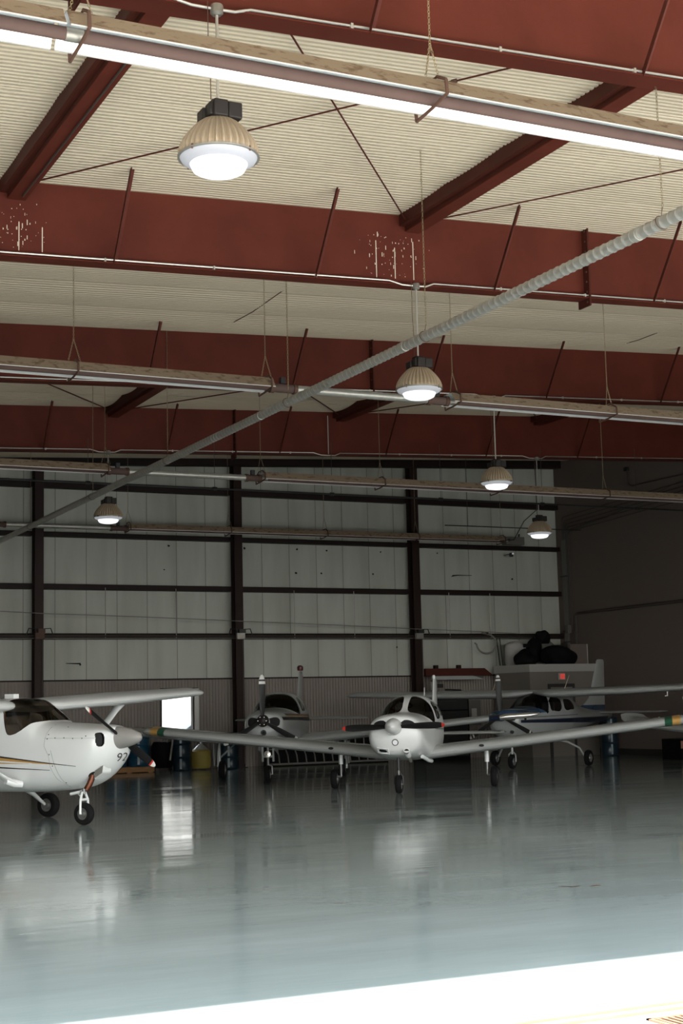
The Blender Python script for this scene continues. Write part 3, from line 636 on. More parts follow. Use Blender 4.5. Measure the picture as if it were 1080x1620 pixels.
lump('cloth_heap', 'pale crumpled cloth heap behind the black bundles', 'cloth', (26.3,39.3,2.9), (.36,.25,.45), burner_m, 5)
o = MB().box((-.12,-.12,0),(.12,.12,.22), orangep).build('cardboard_box', smooth=False); o.location = (26.35,38.75,3.15); tag(o, 'small peach coloured box on top of the black bundle', 'box')
o = MB(); o.box((0,0,0),(.62,.03,.62), rwall); o.box((.62,-.01,0),(.65,.04,.62), office_t); o = o.build('leaning_board', smooth=False); o.location = (26.55,38.3,2.78); tag(o, 'dark board with pale edge standing at the right end of the office box', 'board')
m = MB(); m.bar((24.65,39.2,2.79),(24.82,39.6,3.65), .03, .03, black_m); m.bar((24.55,39.2,2.79),(24.70,39.6,3.65), .03, .03, black_m); o = m.build('leaning_pole', smooth=False); tag(o, 'pair of black poles leaning by the pale cowling', 'pole')

# drill press shelf zone, cabinet, red beam
m = MB(); m.prism([(21.98,2.50),(24.35,2.50),(24.05,2.72),(23.9,2.72),(21.98,2.72)], 39.3, 39.42, red_dk); m.box((22.3,39.3,2.72),(22.42,39.42,2.82), girt_m); m.box((23.1,39.3,2.72),(23.22,39.42,2.82), girt_m)
tag(m.build('red_beam', smooth=False), 'dark red steel beam lying along the wainscot top by the right column', 'steel beam')
m = MB(); m.hexa([(22.2,39.25,2.38),(24.0,39.25,2.38),(24.0,39.4,2.38),(22.2,39.4,2.38),(22.2,39.25,2.49),(23.6,39.25,2.49),(23.6,39.4,2.49),(22.2,39.4,2.49)], wing_d); tag(m.build('stored_panel', smooth=False), 'pale panel stored just under the dark red beam', 'panel')
o = thing('drill_press', 'small dark drill press head above the black cabinet', 'drill press', (22.1,38.9,1.95)); m = MB(); m.tube([(0,0,-.1),(0,0,.32)], .035, galv_old, 10); m.build('column', o)
m = MB(); m.box((-.22,-.06,.12),(.0,.06,.36), galv_old); m.box((0,-.04,.18),(.22,.04,.3), black_m); m.tube([(.3,0,.12),(.85,0,.1)], .03, black_m, 8); m.build('motor_head', o, bevel=.01)
o = thing('tool_cabinet', 'large black tool cabinet beneath the far high wing', 'cabinet', (22.2,38.7,0)); m = MB(); m.box((-.85,-.3,.0),(.7,.3,1.82), blk_bag); m.build('body', o, bevel=.01)
for k in range(5):
    m = MB(); m.box((-.80,-.32,.12+k*.34),(.65,-.3,.42+k*.34), black_m); dr = m.build('drawer', o, bevel=.006); m = MB(); m.tube([(-.4,-.335,.37+k*.34),(.25,-.335,.37+k*.34)], .008, dconduit, 6); m.build('handle', dr)
m = MB(); m.box((.70,-.32,1.0),(1.1,.1,1.75), burner_m); m.box((.78,-.335,1.2),(.95,-.32,1.5), office_t); m.build('side_box', o, smooth=False)

# drums, pallet, cans along the back wall
def drum(x, y, z, mt, lab, r=.29, h=.86):
    o = thing('oil_drum', lab, 'drum', (x,y,z), 0, 'drums along the back wall'); m = MB()
    m.lathe([(0,0),(r,0),(r+.01,.015),(r,.03),(r,h*.33-.02),(r+.014,h*.33),(r,h*.33+.02),(r,h*.66-.02),(r+.014,h*.66),(r,h*.66+.02),(r,h-.03),(r+.01,h-.015),(r,h),(r-.015,h),(r-.015,h-.02),(0,h-.02)], mt, 40); m.build('body', o)
    m = MB(); a0 = rad(-116)  # upright pale strip on every drum, broken at the ribs
    for z0, z1 in ((.05,h*.3),(h*.36,h*.63),(h*.69,h-.06)):
        vs = [((r+.004)*math.cos(a0+k*.05), (r+.004)*math.sin(a0+k*.05), zz) for k in range(5) for zz in (z0, z1)]
        m.add(vs, [(2*k,2*k+2,2*k+3,2*k+1) for k in range(4)], barrel_band)
    m.build('pale_strip', o, fix=False); m = MB(); m.lathe([(0,h-.02),(.03,h-.02),(.03,h+.005),(0,h+.005)], black_m, 12, T(.15,.05,0)); m.build('bung', o)
drum(12.95,39.3,.16, barrel_b, 'bright blue drum on the wooden pallet behind the propeller')
drum(12.35,39.45,.16, barrel_b, 'bright blue drum at the left end of the pallet')
drum(14.12,39.2,0, barrel_n, 'navy drum standing on the floor below the bright window', h=1.08)
drum(15.45,39.0,0, barrel_n, 'navy drum beside the main wheel of the three-blade plane', h=1.0)
drum(26.85,36.9,0, barrel_n, 'tall dark blue drum against the right wall', h=1.15, r=.26)
P = thing('wooden_pallet', 'orange-brown wooden pallet under the blue drums', 'pallet', (12.6,39.3,0)); m = MB()
for k in range(5): m.box((-.75,-.5+k*.21,.13),(.62,-.36+k*.21,.155), wood)
m.build('deck_boards', P, smooth=False); m = MB()
for k in range(3): m.box((-.75,-.5+k*.44,.02),(.62,-.41+k*.44,.13), wood)
for k in range(3): m.box((-.75+k*.6,-.5,0),(-.62+k*.6,.47,.02), wood)
m.build('bearers', P, smooth=False)
o = thing('shop_vacuum', 'black wheeled shop vacuum between the pallet and the navy drums', 'vacuum', (13.55,39.1,0)); m = MB(); m.lathe([(0,.1),(.25,.1),(.3,.2),(.3,.7),(.24,.8),(0,.82)], blk_bag, 24); m.build('body', o)
m = MB(); m.tube([(.05,-.2,.75),(.1,-.3,1.0),(.2,-.32,.9),(.1,-.34,.3)], .028, galv_old, 8); m.build('hose', o)
for sx_ in (-1,1): m = MB(); m.lathe([(0,-.02),(.08,-.02),(.08,.02),(0,.02)], black_m, 16, T(sx_*.25,-.05,.08) @ rot('Y', rad(90))); m.build('wheel', o)
o = thing('yellow_tank', 'dull yellow portable tank with a pale funnel neck', 'tank', (14.72,39.25,0)); m = MB(); m.lathe([(0,.04),(.24,.04),(.28,.1),(.28,.5),(.22,.56)], yel, 28); m.build('body', o)
m = MB(); m.lathe([(.22,.56),(.15,.62),(.05,.7),(.035,.9),(0,.9)], wing_d, 24); m.build('neck', o)
m = MB(); m.tube([(-.3,-.1,.5),(-.35,-.15,.7),(-.3,0,.8)], .02, black_m, 6); m.build('handle', o)
o = thing('wing_rack', 'low grey ribbed rack lying along the wall behind the three-blade plane', 'rack', (17.0,39.35,0)); m = MB()
for z in (.06,.48): m.tube([(-.2,0,z),(3.6,0,z)], .022, beige_rack, 8)
m.tube([(-.2,-.35,.06),(3.6,-.35,.06)], .022, beige_rack, 8); m.build('rails', o); m = MB(); m.box((-.3,.1,0),(3.7,.14,.78), blk_bag); m.build('dark_backing', o, smooth=False)  # black sheet added to make the background behind the ribs dark
for k in range(13): m = MB(); m.tube([(k*.28,-.35,.06),(k*.28+.04,-.2,.3),(k*.28+.06,0,.48),(k*.28+.06,.02,.8)], .02, beige_rack, 8); m.build('rib', o)
m = MB(); m.box((25.9,32.4,0),(26.9,33.2,.55), blk_bag); m.box((25.9,32.38,.3),(26.5,32.4,.5), orangep); tag(m.build('storage_chest', smooth=False), 'black chest with an orange panel at the right edge', 'chest')
m = MB(); m.tube([(XR-.1,38.3,.1),(XR-.1,38.3,.5)], .07, redp, 14); m.tube([(XR-.1,38.3,.5),(XR-.1,38.3,.58)], .03, black_m, 8); tag(m.build('fire_extinguisher'), 'red fire extinguisher by the right wall behind the wing', 'fire extinguisher')

# outside beyond the doorway
m = MB(); n = int(30/.3*4); vs = []
for i in range(n+1):
    x = 5+30*i/n; ph = (x/.45) % 1; vs += [(x,49-(.05 if ph < .3 else 0),0),(x,49-(.05 if ph < .3 else 0),6)]
m.add(vs, [(2*i,2*i+2,2*i+3,2*i+1) for i in range(n)], out_wall); tag(m.build('neighbouring_hangar', fix=False), 'sunlit white ribbed metal building seen through the window', 'building')
o = thing('parked_car', 'pale parked car seen through the window', 'car', (17.15,45.3,0)); m = MB()
prof = [(-2.2,.35),(-2.25,.75),(-1.9,.95),(-1.2,1.0),(-.45,1.48),(.9,1.52),(1.6,1.05),(2.1,.98),(2.25,.6),(2.2,.35)]
secs = []
for yy, sc in ((-.88,.0),(-.86,.03),(-.5,.06),(0,.07),(.5,.06),(.86,.03),(.88,0)):
    secs.append([(x*(1 if abs(yy) < .87 else .97), yy*(1-.16*max(0,z-.95)), z+(sc if z > .9 else 0)) for x, z in prof])
m.loft(secs, carp); m.build('body', o)
for (a, b_, c_, d_) in (((-1.05,1.02),(-.42,1.42),(.15,1.45),(.1,1.02)),((.18,1.02),(.22,1.45),(.85,1.46),(1.35,1.06))):
    m = MB(); m.add([(x,-.895+.15*max(0,z-.95),z) for x, z in (a, b_, c_, d_)], [(0,1,2,3)], glass_d); m.build('side_window', o, fix=False)
m = MB(); m.add([(-1.1,-.7,1.06),(-1.1,.7,1.06),(-.5,.62,1.5),(-.5,-.62,1.5)], [(0,1,2,3)], glass_d); m.build('windscreen', o)
for x in (-1.4,1.4):
    for y in (-.8,.8): m = MB(); m.lathe([(0,-.1),(.3,-.1),(.33,-.06),(.33,.06),(.3,.1),(0,.1)], tyre, 28, T(x,y,.33) @ rot('X', rad(90))); m.build('wheel', o)
o = lump('shrub', 'small green bush outside beside the parked car', 'shrub', (16.3,48.0,0), (.7,.5,.65), mat('shrub_green', (.06,.12,.05), .8), 9)

# ------------------------------------------------------------------ aircraft
def pchip(xs, ys):
    xs = np.array(xs, float); ys = np.array(ys, float); h = np.diff(xs); d = np.diff(ys)/h; n = len(xs); mm = np.zeros(n)
    for i in range(1, n-1):
        if d[i-1]*d[i] > 0: w1, w2 = 2*h[i]+h[i-1], h[i]+2*h[i-1]; mm[i] = (w1+w2)/(w1/d[i-1]+w2/d[i])
    mm[0] = d[0]; mm[-1] = d[-1]
    def f(x):
        i = int(np.clip(np.searchsorted(xs, x)-1, 0, n-2)); t = (x-xs[i])/h[i]; t = min(max(t, 0), 1)
        return (2*t**3-3*t**2+1)*ys[i]+(t**3-2*t**2+t)*h[i]*mm[i]+(-2*t**3+3*t**2)*ys[i+1]+(t**3-t**2)*h[i]*mm[i+1]
    return f
def inpoly(p, poly):
    x, y = p; c = False; n = len(poly)
    for i in range(n):
        x1, y1 = poly[i]; x2, y2 = poly[(i+1) % n]
        if (y1 > y) != (y2 > y) and x < (x2-x1)*(y-y1)/(y2-y1)+x1: c = not c
    return c
def nearpoly(p, poly, sy=1.0):
    best = None; n = len(poly); px, py = p
    for i in range(n):
        x1, y1 = poly[i]; x2, y2 = poly[(i+1) % n]; dx, dy = x2-x1, (y2-y1)*sy; l = dx*dx+dy*dy
        t = 0 if l == 0 else max(0, min(1, ((px-x1)*dx+(py-y1)*sy*dy)/l)); qx, qy = x1+t*(x2-x1), y1+t*(y2-y1)
        d = (px-qx)**2+((py-qy)*sy)**2
        if best is None or d < best[0]: best = (d, (qx, qy))
    return best[1]
def smoothpoly(poly, it=2):
    for _ in range(it):
        q = []
        for i in range(len(poly)):
            a, b_ = poly[i], poly[(i+1) % len(poly)]
            q += [(a[0]*.8+b_[0]*.2, a[1]*.8+b_[1]*.2), (a[0]*.2+b_[0]*.8, a[1]*.2+b_[1]*.8)]
        poly = q
    return poly
class Body:
    def __init__(s, st):
        st = sorted(st); xs = [t[0] for t in st]; s.x0, s.x1 = xs[0], xs[-1]
        s.g = [pchip(xs, [t[k] for t in st]) for k in range(1, 7)]
    def P(s, x, a):
        zb_, zt_, w, zw, nt, nb = [g(x) for g in s.g]; c, sn = math.cos(a), math.sin(a); n = nt if sn > 0 else nb
        y = w*math.copysign(abs(c)**(2/n), c); z = zw+(zt_-zw if sn > 0 else zw-zb_)*math.copysign(abs(sn)**(2/n), sn)
        return Vector((x, y, z))
    def ang(s, x, z, side):
        zb_, zt_, w, zw, nt, nb = [g(x) for g in s.g]
        if z > zw: a = math.asin(min(1, ((z-zw)/(zt_-zw)))**(nt/2))
        else: a = -math.asin(min(1, ((zw-z)/(zw-zb_)))**(nb/2))
        return a if side > 0 else pi-a
def densify(poly, step=.05):
    q = []
    for i in range(len(poly)):
        a, b_ = poly[i], poly[(i+1) % len(poly)]; n = max(1, int(math.hypot(b_[0]-a[0], b_[1]-a[1])/step))
        q += [(a[0]+(b_[0]-a[0])*k/n, a[1]+(b_[1]-a[1])*k/n) for k in range(n)]
    return q
def fuselage(root, body, paint, windows, glassm, cabin, front_holes=(), decals=(), recol=None, NA=112, name='fuselage', winname=None, nose_dx=.012):
    # windows: list of (name, polygon in (x, angle)), may span the top
    xs = []; x = body.x1
    while x > body.x0+1e-6:
        xs.append(x); d = body.x1-x
        if d < .2: x -= nose_dx
        elif cabin[0]-.1 < x < cabin[1]+.15: x -= .028
        else: x -= .07
    xs.append(body.x0)
    A = [-pi/2+2*pi*k/NA for k in range(NA)]
    par = [[(x, a) for a in A] for x in xs]; P3 = [[body.P(x, a) for a in A] for x in xs]
    nx = len(xs); cls = {}
    wins = [(nm, smoothpoly(poly)) for nm, poly in windows]
    fh = [(nm, smoothpoly(poly)) for nm, poly in front_holes]
    for i in range(nx-1):
        for k in range(NA):
            k2 = (k+1) % NA; a1 = A[k]; a2 = A[k2] if k2 else A[k]+2*pi/NA
            c = ((xs[i]+xs[i+1])/2, (a1+a2)/2)
            for wi, (nm, poly) in enumerate(wins):
                if inpoly(c, poly): cls[(i, k)] = ('w', wi); break
            else:
                if xs[i] > body.x1-.32 and fh:
                    q = (P3[i][k]+P3[i+1][k]+P3[i][k2]+P3[i+1][k2])/4
                    for wi, (nm, poly) in enumerate(fh):
                        if inpoly((q.y, q.z), poly): cls[(i, k)] = ('f', wi); break
    # snap border vertices
    for i in range(nx):
        for k in range(NA):
            adj = {cls.get((ii, kk % NA)) for ii in (i-1, i) for kk in (k-1, k) if 0 <= ii < nx-1}
            adj_h = [a for a in adj if a]
            if adj_h and len(adj) > 1:
                kind, wi = adj_h[0]
                if kind == 'w':
                    q = nearpoly(par[i][k], wins[wi][1], .5); P3[i][k] = body.P(*q)
                else:
                    q = nearpoly((P3[i][k].y, P3[i][k].z), fh[wi][1]); P3[i][k] = Vector((P3[i][k].x, q[0], q[1]))
    vs = [tuple(p) for r_ in P3 for p in r_]
    m = MB(); idx = lambda i, k: i*NA+(k % NA)
    fs = []; base = m.mi(paint); m.v = vs
    for i in range(nx-1):
        for k in range(NA):
            if (i, k) in cls: continue
            f = (idx(i,k), idx(i+1,k), idx(i+1,k+1), idx(i,k+1)); m.f.append(f)
            mt = paint
            if recol:
                q = (P3[i][k]+P3[i+1][(k+1) % NA])/2; mt = recol(q) or paint
            m.m.append(m.mi(mt))
    m.f.append(tuple(idx(0,k) for k in range(NA))); m.m.append(base); m.f.append(tuple(idx(nx-1,k) for k in range(NA))[::-1]); m.m.append(base)
    # decals projected on the skin (side view strips), same mesh
    bvh = BVHTree.FromPolygons([Vector(v) for v in m.v], m.f)
    for (mt, side, up, lo, x0, x1, off) in decals:
        n = max(4, int(abs(x1-x0)/.03)); rows = 6; pts = []
        for i in range(n+1):
            x = x0+(x1-x0)*i/n; a, b_ = up(x), lo(x)
            for j in range(rows):
                z = b_+(a-b_)*j/(rows-1); h = bvh.ray_cast(Vector((x, side*3, z)), Vector((0,-side,0)))
                y = h[0].y if h[0] is not None else 0; nn = h[1] if h[0] is not None else Vector((0,side,0))
                if nn.y*side < 0: nn = -nn
                pts.append(tuple(Vector((x, y, z))+nn*off))
        m.add(pts, [(i*rows+j, (i+1)*rows+j, (i+1)*rows+j+1, i*rows+j+1) for i in range(n) for j in range(rows-1)], mt)
    fo = m.build(name, root, ang=50, fix=False)
    bm = bmesh.new(); bm.from_mesh(fo.data); bmesh.ops.delete(bm, geom=[v for v in bm.verts if not v.link_faces], context='VERTS'); bmesh.ops.recalc_face_normals(bm, faces=bm.faces); bm.to_mesh(fo.data); bm.free()
    # glass panes
    for wi, (nm, poly) in enumerate(wins):
        g = MB(); mp_ = {}
        for (i, k), c in cls.items():
            if c != ('w', wi): continue
            f = []
            for key in ((i,k),(i+1,k),(i+1,(k+1) % NA),(i,(k+1) % NA)):
                if key not in mp_: mp_[key] = len(g.v); g.v.append(tuple(P3[key[0]][key[1]]))
                f.append(mp_[key])
            g.f.append(tuple(f)); g.m.append(g.mi(glassm))
        if g.f: g.build(nm, root, ang=60, fix=False)
    for wi, (nm, poly) in enumerate(fh):
        g = MB(); mp_ = {}
        for (i, k), c in cls.items():
            if c != ('f', wi): continue
            f = []
            for key in ((i,k),(i+1,k),(i+1,(k+1) % NA),(i,(k+1) % NA)):
                if key not in mp_: mp_[key] = len(g.v); p_ = P3[key[0]][key[1]]; g.v.append((p_.x-.04, p_.y*.985, p_.z))
                f.append(mp_[key])
            g.f.append(tuple(f)); g.m.append(g.mi(dark_in))
        if g.f: g.build(nm, root, ang=60, fix=False)
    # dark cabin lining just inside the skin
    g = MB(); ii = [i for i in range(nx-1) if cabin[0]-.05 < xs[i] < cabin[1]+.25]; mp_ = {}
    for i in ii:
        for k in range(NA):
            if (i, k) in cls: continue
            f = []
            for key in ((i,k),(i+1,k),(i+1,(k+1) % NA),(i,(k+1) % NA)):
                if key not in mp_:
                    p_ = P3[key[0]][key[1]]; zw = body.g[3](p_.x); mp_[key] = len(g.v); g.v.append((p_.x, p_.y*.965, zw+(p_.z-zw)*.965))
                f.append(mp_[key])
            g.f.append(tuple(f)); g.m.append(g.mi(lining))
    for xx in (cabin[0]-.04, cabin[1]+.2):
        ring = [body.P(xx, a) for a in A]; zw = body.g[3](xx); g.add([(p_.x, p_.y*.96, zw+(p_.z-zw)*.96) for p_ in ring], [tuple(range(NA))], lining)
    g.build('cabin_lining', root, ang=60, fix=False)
    return fo, bvh
def airfoil(c, t, n=14):
    pts = []
    for i in range(n+1):
        b_ = pi*i/n; x = .5*(1+math.cos(b_)); y = 5*t*(.2969*math.sqrt(x)-.126*x-.3516*x*x+.2843*x**3-.1036*x**4)+.02*(1-(2*x-1)**2)*.8
        pts.append((-x*c, y*c))
    for i in range(1, n):
        b_ = pi*(n-i)/n; x = .5*(1+math.cos(b_)); y = -5*t*(.2969*math.sqrt(x)-.126*x-.3516*x*x+.2843*x**3-.1036*x**4)+.016*(1-(2*x-1)**2)*.8
        pts.append((-x*c, y*c))
    return pts
def wing(root, stations, side, mt, name='wing', bands=(), t=.13, vertical=False, M=None, twist=0):
    # stations: (y, xLE, z, chord, tscale)
    st = []
    for a, b_ in zip(stations[:-1], stations[1:]):
        n = max(1, int((b_[0]-a[0])/.15))
        for i in range(n): st.append(tuple(a[j]+(b_[j]-a[j])*i/n for j in range(5)))
    st.append(stations[-1])
    m = MB(); secs = []
    for y, xl, z, c, ts in st:
        pr = airfoil(c, t*ts)
        secs.append([(xl+px, side*y, z+pz) for px, pz in pr] if not vertical else [(xl+px, pz, y) for px, pz in pr])
    n = len(secs[0]); m.v = [p for q in secs for p in q]
    for i in range(len(secs)-1):
        ym = (st[i][0]+st[i+1][0])/2; mm = mt
        le = 0
        for bd in bands:
            if bd[0] <= ym <= bd[1]: mm = bd[2]; le = len(bd) > 3
        for k in range(n): m.f.append((i*n+k, i*n+(k+1) % n, (i+1)*n+(k+1) % n, (i+1)*n+k)); m.m.append(m.mi(mm if not le or abs(k-n/2) < 3 else mt))
    m.f.append(tuple(range(n))[::-1]); m.m.append(m.mi(mt)); m.f.append(tuple((len(secs)-1)*n+k for k in range(n))); m.m.append(m.mi(mt))
    return m.build(name, root, ang=40)
def tipst(y, xl, z, c, ts, dy=.22, up=0):
    # rounded tip stations after (y, ...)
    return [(y+dy*f, xl-c*.30*(1-math.sqrt(max(0,1-f*f))), z+up*f*f, c*(1-.45*(1-math.sqrt(max(0,1-f*f)))), ts*math.sqrt(max(.02,1-f*f))) for f in (0,.35,.6,.8,.93,.995)]
def wheel(root, x, y, r, w, name='wheel', rz=0):
    o = bpy.data.objects.new(name, None)
    m = MB(); M = T(x, y, r) @ rot('Z', rz) @ rot('X', rad(90)); h = w/2
    m.lathe([(r*.52,-h*.8),(r*.72,-h),(r*.9,-h*.85),(r*.98,-h*.45),(r,-.0),(r*.98,h*.45),(r*.9,h*.85),(r*.72,h),(r*.52,h*.8)], tyre, 36, M); to = m.build('wheel', root)
    m = MB()
    m.lathe([(r*.52,-h*.8),(r*.48,-h*.5),(r*.3,-h*.45),(r*.22,-h*.9),(0,-h*.95)], hubm, 28, M); m.lathe([(r*.52,h*.8),(r*.48,h*.5),(r*.3,h*.45),(r*.22,h*.9),(0,h*.95)], hubm, 28, M); m.build('hub', to)
    return to
def propeller(root, x, z, R_, angles, hubm_, blade_m, tips, chord=.13, spinner=None, cone=1.7):
    M = T(x, 0, z)
    pr = bpy.data.objects.new('propeller_hub', None)
    m = MB(); m.lathe([(0,-.05),(.085,-.05),(.095,0),(.085,.05),(0,.06)], hubm_, 24, M @ rot('Y', rad(90))); H = m.build('propeller_hub', root)
    for a in angles:
        m = MB(); secs = []; ca, sa = math.cos(rad(a)), math.sin(rad(a)); rs = [.06,.12,.2,.3,.42,.55,.68,.8,.86,.9,.94,.97,.99,1.0]
        for f in rs:
            rr = f*R_; c = chord*(.45 if f < .1 else min(1, .5+f*1.3))*(1 if f < .7 else max(.15, math.sqrt(max(0, 1-((f-.7)/.305)**2))*.9+.1)); tw = rad(90-(62-42*f)); th = .035*(1.15-f)+.008
            sec = []
            for k in range(12):
                t = 2*pi*k/12; u = c/2*math.cos(t); v_ = th/2*math.sin(t)
                # chordwise mostly in plane of rotation (tw), thickness along x
                tx = u*math.cos(tw)+v_*math.sin(tw); ty = u*math.sin(tw)-v_*math.cos(tw)
                sec.append((x+tx, rr*ca-ty*sa, z+rr*sa+ty*ca))
            secs.append(sec)
        m.v = [p for q in secs for p in q]
        for i in range(len(secs)-1):
            f = (rs[i]+rs[i+1])/2; mm = blade_m
            for (f0, f1, tm) in tips:
                if f0 <= f <= f1: mm = tm
            for k in range(12): m.f.append((i*12+k, i*12+(k+1) % 12, (i+1)*12+(k+1) % 12, (i+1)*12+k)); m.m.append(m.mi(mm))
        m.f.append(tuple((len(secs)-1)*12+k for k in range(12))); m.m.append(m.mi(tips[-1][2] if tips else blade_m))
        m.build('propeller_blade', root, ang=50)
    if spinner:
        r_, l_, sm = spinner; m = MB(); prof = [(r_*1.02,-.06),(r_*1.03,-.03),(r_,0)]+[(r_*math.sqrt(max(0,1-(k/10)**cone)), l_*k/10) for k in range(1, 10)]+[(.012,l_*.985),(0,l_)]
        m.lathe(prof, sm, 40, M @ rot('Y', rad(90))); m.build('spinner', root, ang=60)
def seats(root, x, z0, y=.25, mt=None, top=1.6, h=.55):
    for s_ in (-1, 1):
        m = MB(); mt = mt or seat_m
        m.hexa([(x-.05,s_*y-.2,z0),(x+.4,s_*y-.2,z0),(x+.4,s_*y+.2,z0),(x-.05,s_*y+.2,z0),(x-.05,s_*y-.2,z0+.16),(x+.42,s_*y-.2,z0+.18),(x+.42,s_*y+.2,z0+.18),(x-.05,s_*y+.2,z0+.16)], mt)
        m.hexa([(x-.08,s_*y-.2,z0+.12),(x+.05,s_*y-.2,z0+.12),(x+.05,s_*y+.2,z0+.12),(x-.08,s_*y+.2,z0+.12),(x-.2,s_*y-.16,z0+h),(x-.1,s_*y-.16,z0+h),(x-.1,s_*y+.16,z0+h),(x-.2,s_*y+.16,z0+h)], mt)
        m.build('seat', root, bevel=.03)
def text_on(root, bvh, txt, org, ux, uz, dirn, size, mt, name='registration', off=.004, shear=.15):
    cu = bpy.data.curves.new('t', 'FONT'); cu.body = txt; cu.size = size; cu.shear = shear; cu.resolution_u = 4
    to = bpy.data.objects.new('t', cu); C.objects.link(to); dg = bpy.context.evaluated_depsgraph_get(); me = bpy.data.meshes.new_from_object(to.evaluated_get(dg)); bpy.data.objects.remove(to)
    bm = bmesh.new(); bm.from_mesh(me); bmesh.ops.triangulate(bm, faces=bm.faces); bmesh.ops.subdivide_edges(bm, edges=[e for e in bm.edges if e.calc_length() > size*.25], cuts=1)
    org = Vector(org); ux = Vector(ux).normalized(); uz = Vector(uz).normalized(); dirn = Vector(dirn).normalized()
    for v in bm.verts:
        p = org+ux*v.co.x+uz*v.co.y-dirn*.8; h = bvh.ray_cast(p, dirn)
        v.co = (h[0]-dirn*off) if h[0] is not None else p+dirn*.8
    bm.to_mesh(me); bm.free(); me.materials.clear(); me.materials.append(mt); o = bpy.data.objects.new(name, me); C.objects.link(o); o.parent = root; return o
def disc_on(root, bvh, org, dirn, r, mt, name, off=.006, thick=.01, n=24, sy=1.0):
    org = Vector(org); d = Vector(dirn).normalized(); h = bvh.ray_cast(org-d*1.0, d)
    p = h[0] if h[0] is not None else org; nn = h[1] if h[0] is not None else -d
    if nn.dot(d) > 0: nn = -nn
    q = nn.to_track_quat('Z', 'Y').to_matrix().to_4x4(); m = MB(); m.lathe([(r*.96,-thick),(r,0),(r*.92,off),(0,off)], mt, n, Matrix.Translation(p) @ q @ Matrix.Diagonal((1,sy,1,1))); return m.build(name, root)

HA = rad(-53.9)
# ---------- A : white high-wing single, left foreground
A = thing('high_wing_airplane', 'large white high-wing propeller plane with gold and black swoosh at left foreground', 'airplane', (6.136,21.126,0), HA)
stA = [(.645,1.10,1.34,.10,1.22,2,2),(.635,1.03,1.36,.22,1.21,2.1,2.1),(.61,.96,1.385,.32,1.20,2.2,2.1),(.56,.87,1.405,.40,1.18,2.3,2.1),(.47,.76,1.42,.46,1.15,2.4,2.2),(.30,.62,1.43,.50,1.12,2.5,2.3),(.05,.53,1.445,.525,1.08,2.6,2.6),(-.3,.49,1.465,.545,1.06,2.8,3.0),
       (-.46,.48,1.49,.55,1.06,2.9,3.2),(-.60,.475,1.60,.555,1.10,3.1,3.3),(-.80,.47,1.74,.56,1.13,3.3,3.4),(-.95,.47,1.82,.56,1.15,3.5,3.4),(-1.15,.47,1.835,.56,1.15,3.8,3.4),(-2.4,.48,1.83,.55,1.15,3.6,3.4),(-3.0,.55,1.74,.50,1.15,3,3),(-3.9,.72,1.52,.36,1.12,2.4,2.6),(-5.2,.92,1.38,.22,1.15,2.2,2.2),(-6.8,1.08,1.30,.06,1.2,2,2)]
bA = Body(stA)
def mirror_x_a(half): return half+[(x, pi-a) for x, a in half[::-1]]
wsA = mirror_x_a([(-.48,rad(90)),(-.50,rad(68)),(-.54,rad(52))]+[(x, bA.ang(x, z, 1)) for x, z in ((-.62,1.425),(-.70,1.365),(-.79,1.32),(-.89,1.295),(-.96,1.31),(-1.00,1.42),(-1.05,1.6),(-1.08,1.74))]+[(-1.07,rad(72)),(-1.03,rad(90))])
def sidewin(body, pts, side): return [(x, body.ang(x, z, side)) for x, z in pts]
winA = [('windshield', wsA)]
for s_ in (-1, 1):
    winA.append(('side_window', sidewin(bA, [(-1.18,1.24),(-1.18,1.64),(-1.95,1.66),(-1.95,1.28)], s_))); winA.append(('side_window', sidewin(bA, [(-2.08,1.30),(-2.08,1.64),(-2.6,1.60),(-2.75,1.36)], s_)))
lin = lambda x0, z0, x1, z1: (lambda x: z0+(z1-z0)*(x-x0)/(x1-x0))
decA = []
for sd in (-1, 1):
    decA += [(gold, sd, lin(-3,1.18,.0,.878), lin(-3,1.02,.0,.876), -3, .0, .003), (blk_s, sd, lin(-3,1.225,.22,.857), lin(-3,1.18,.22,.850), -3, .22, .0045),
             (paint_w, sd, lin(-3,1.05,-.5,.905), lin(-3,1.02,-.5,.900), -3, -.5, .004), (gold, sd, lin(-3,.99,-.55,.893), lin(-3,.93,-.55,.89), -3, -.55, .003), (blk_s, sd, lin(-3,.95,-.2,.805), lin(-3,.905,-.2,.798), -3, -.2, .003),
             (grey_line, sd, lin(-.30,1.25,.62,1.24), lin(-.30,1.246,.62,1.237), -.30, .60, .002)]
    for (xa, za, xb, zb__) in ((-.30,1.45,-.30,1.12),(-.30,1.12,-.22,1.0),(-.22,1.0,-.20,.85),(-.20,.85,-.12,.66),(-.12,.66,-.02,.56)):
        pass
fA, bvA = fuselage(A, bA, paint_w, winA, glass, (-2.9,-.42), front_holes=[('air_intake', [(-.33,1.12),(-.42,1.12),(-.43,1.22),(-.40,1.31),(-.32,1.32)]), ('air_intake', [(.33,1.12),(.42,1.12),(.43,1.22),(.40,1.31),(.32,1.32)])], decals=decA)
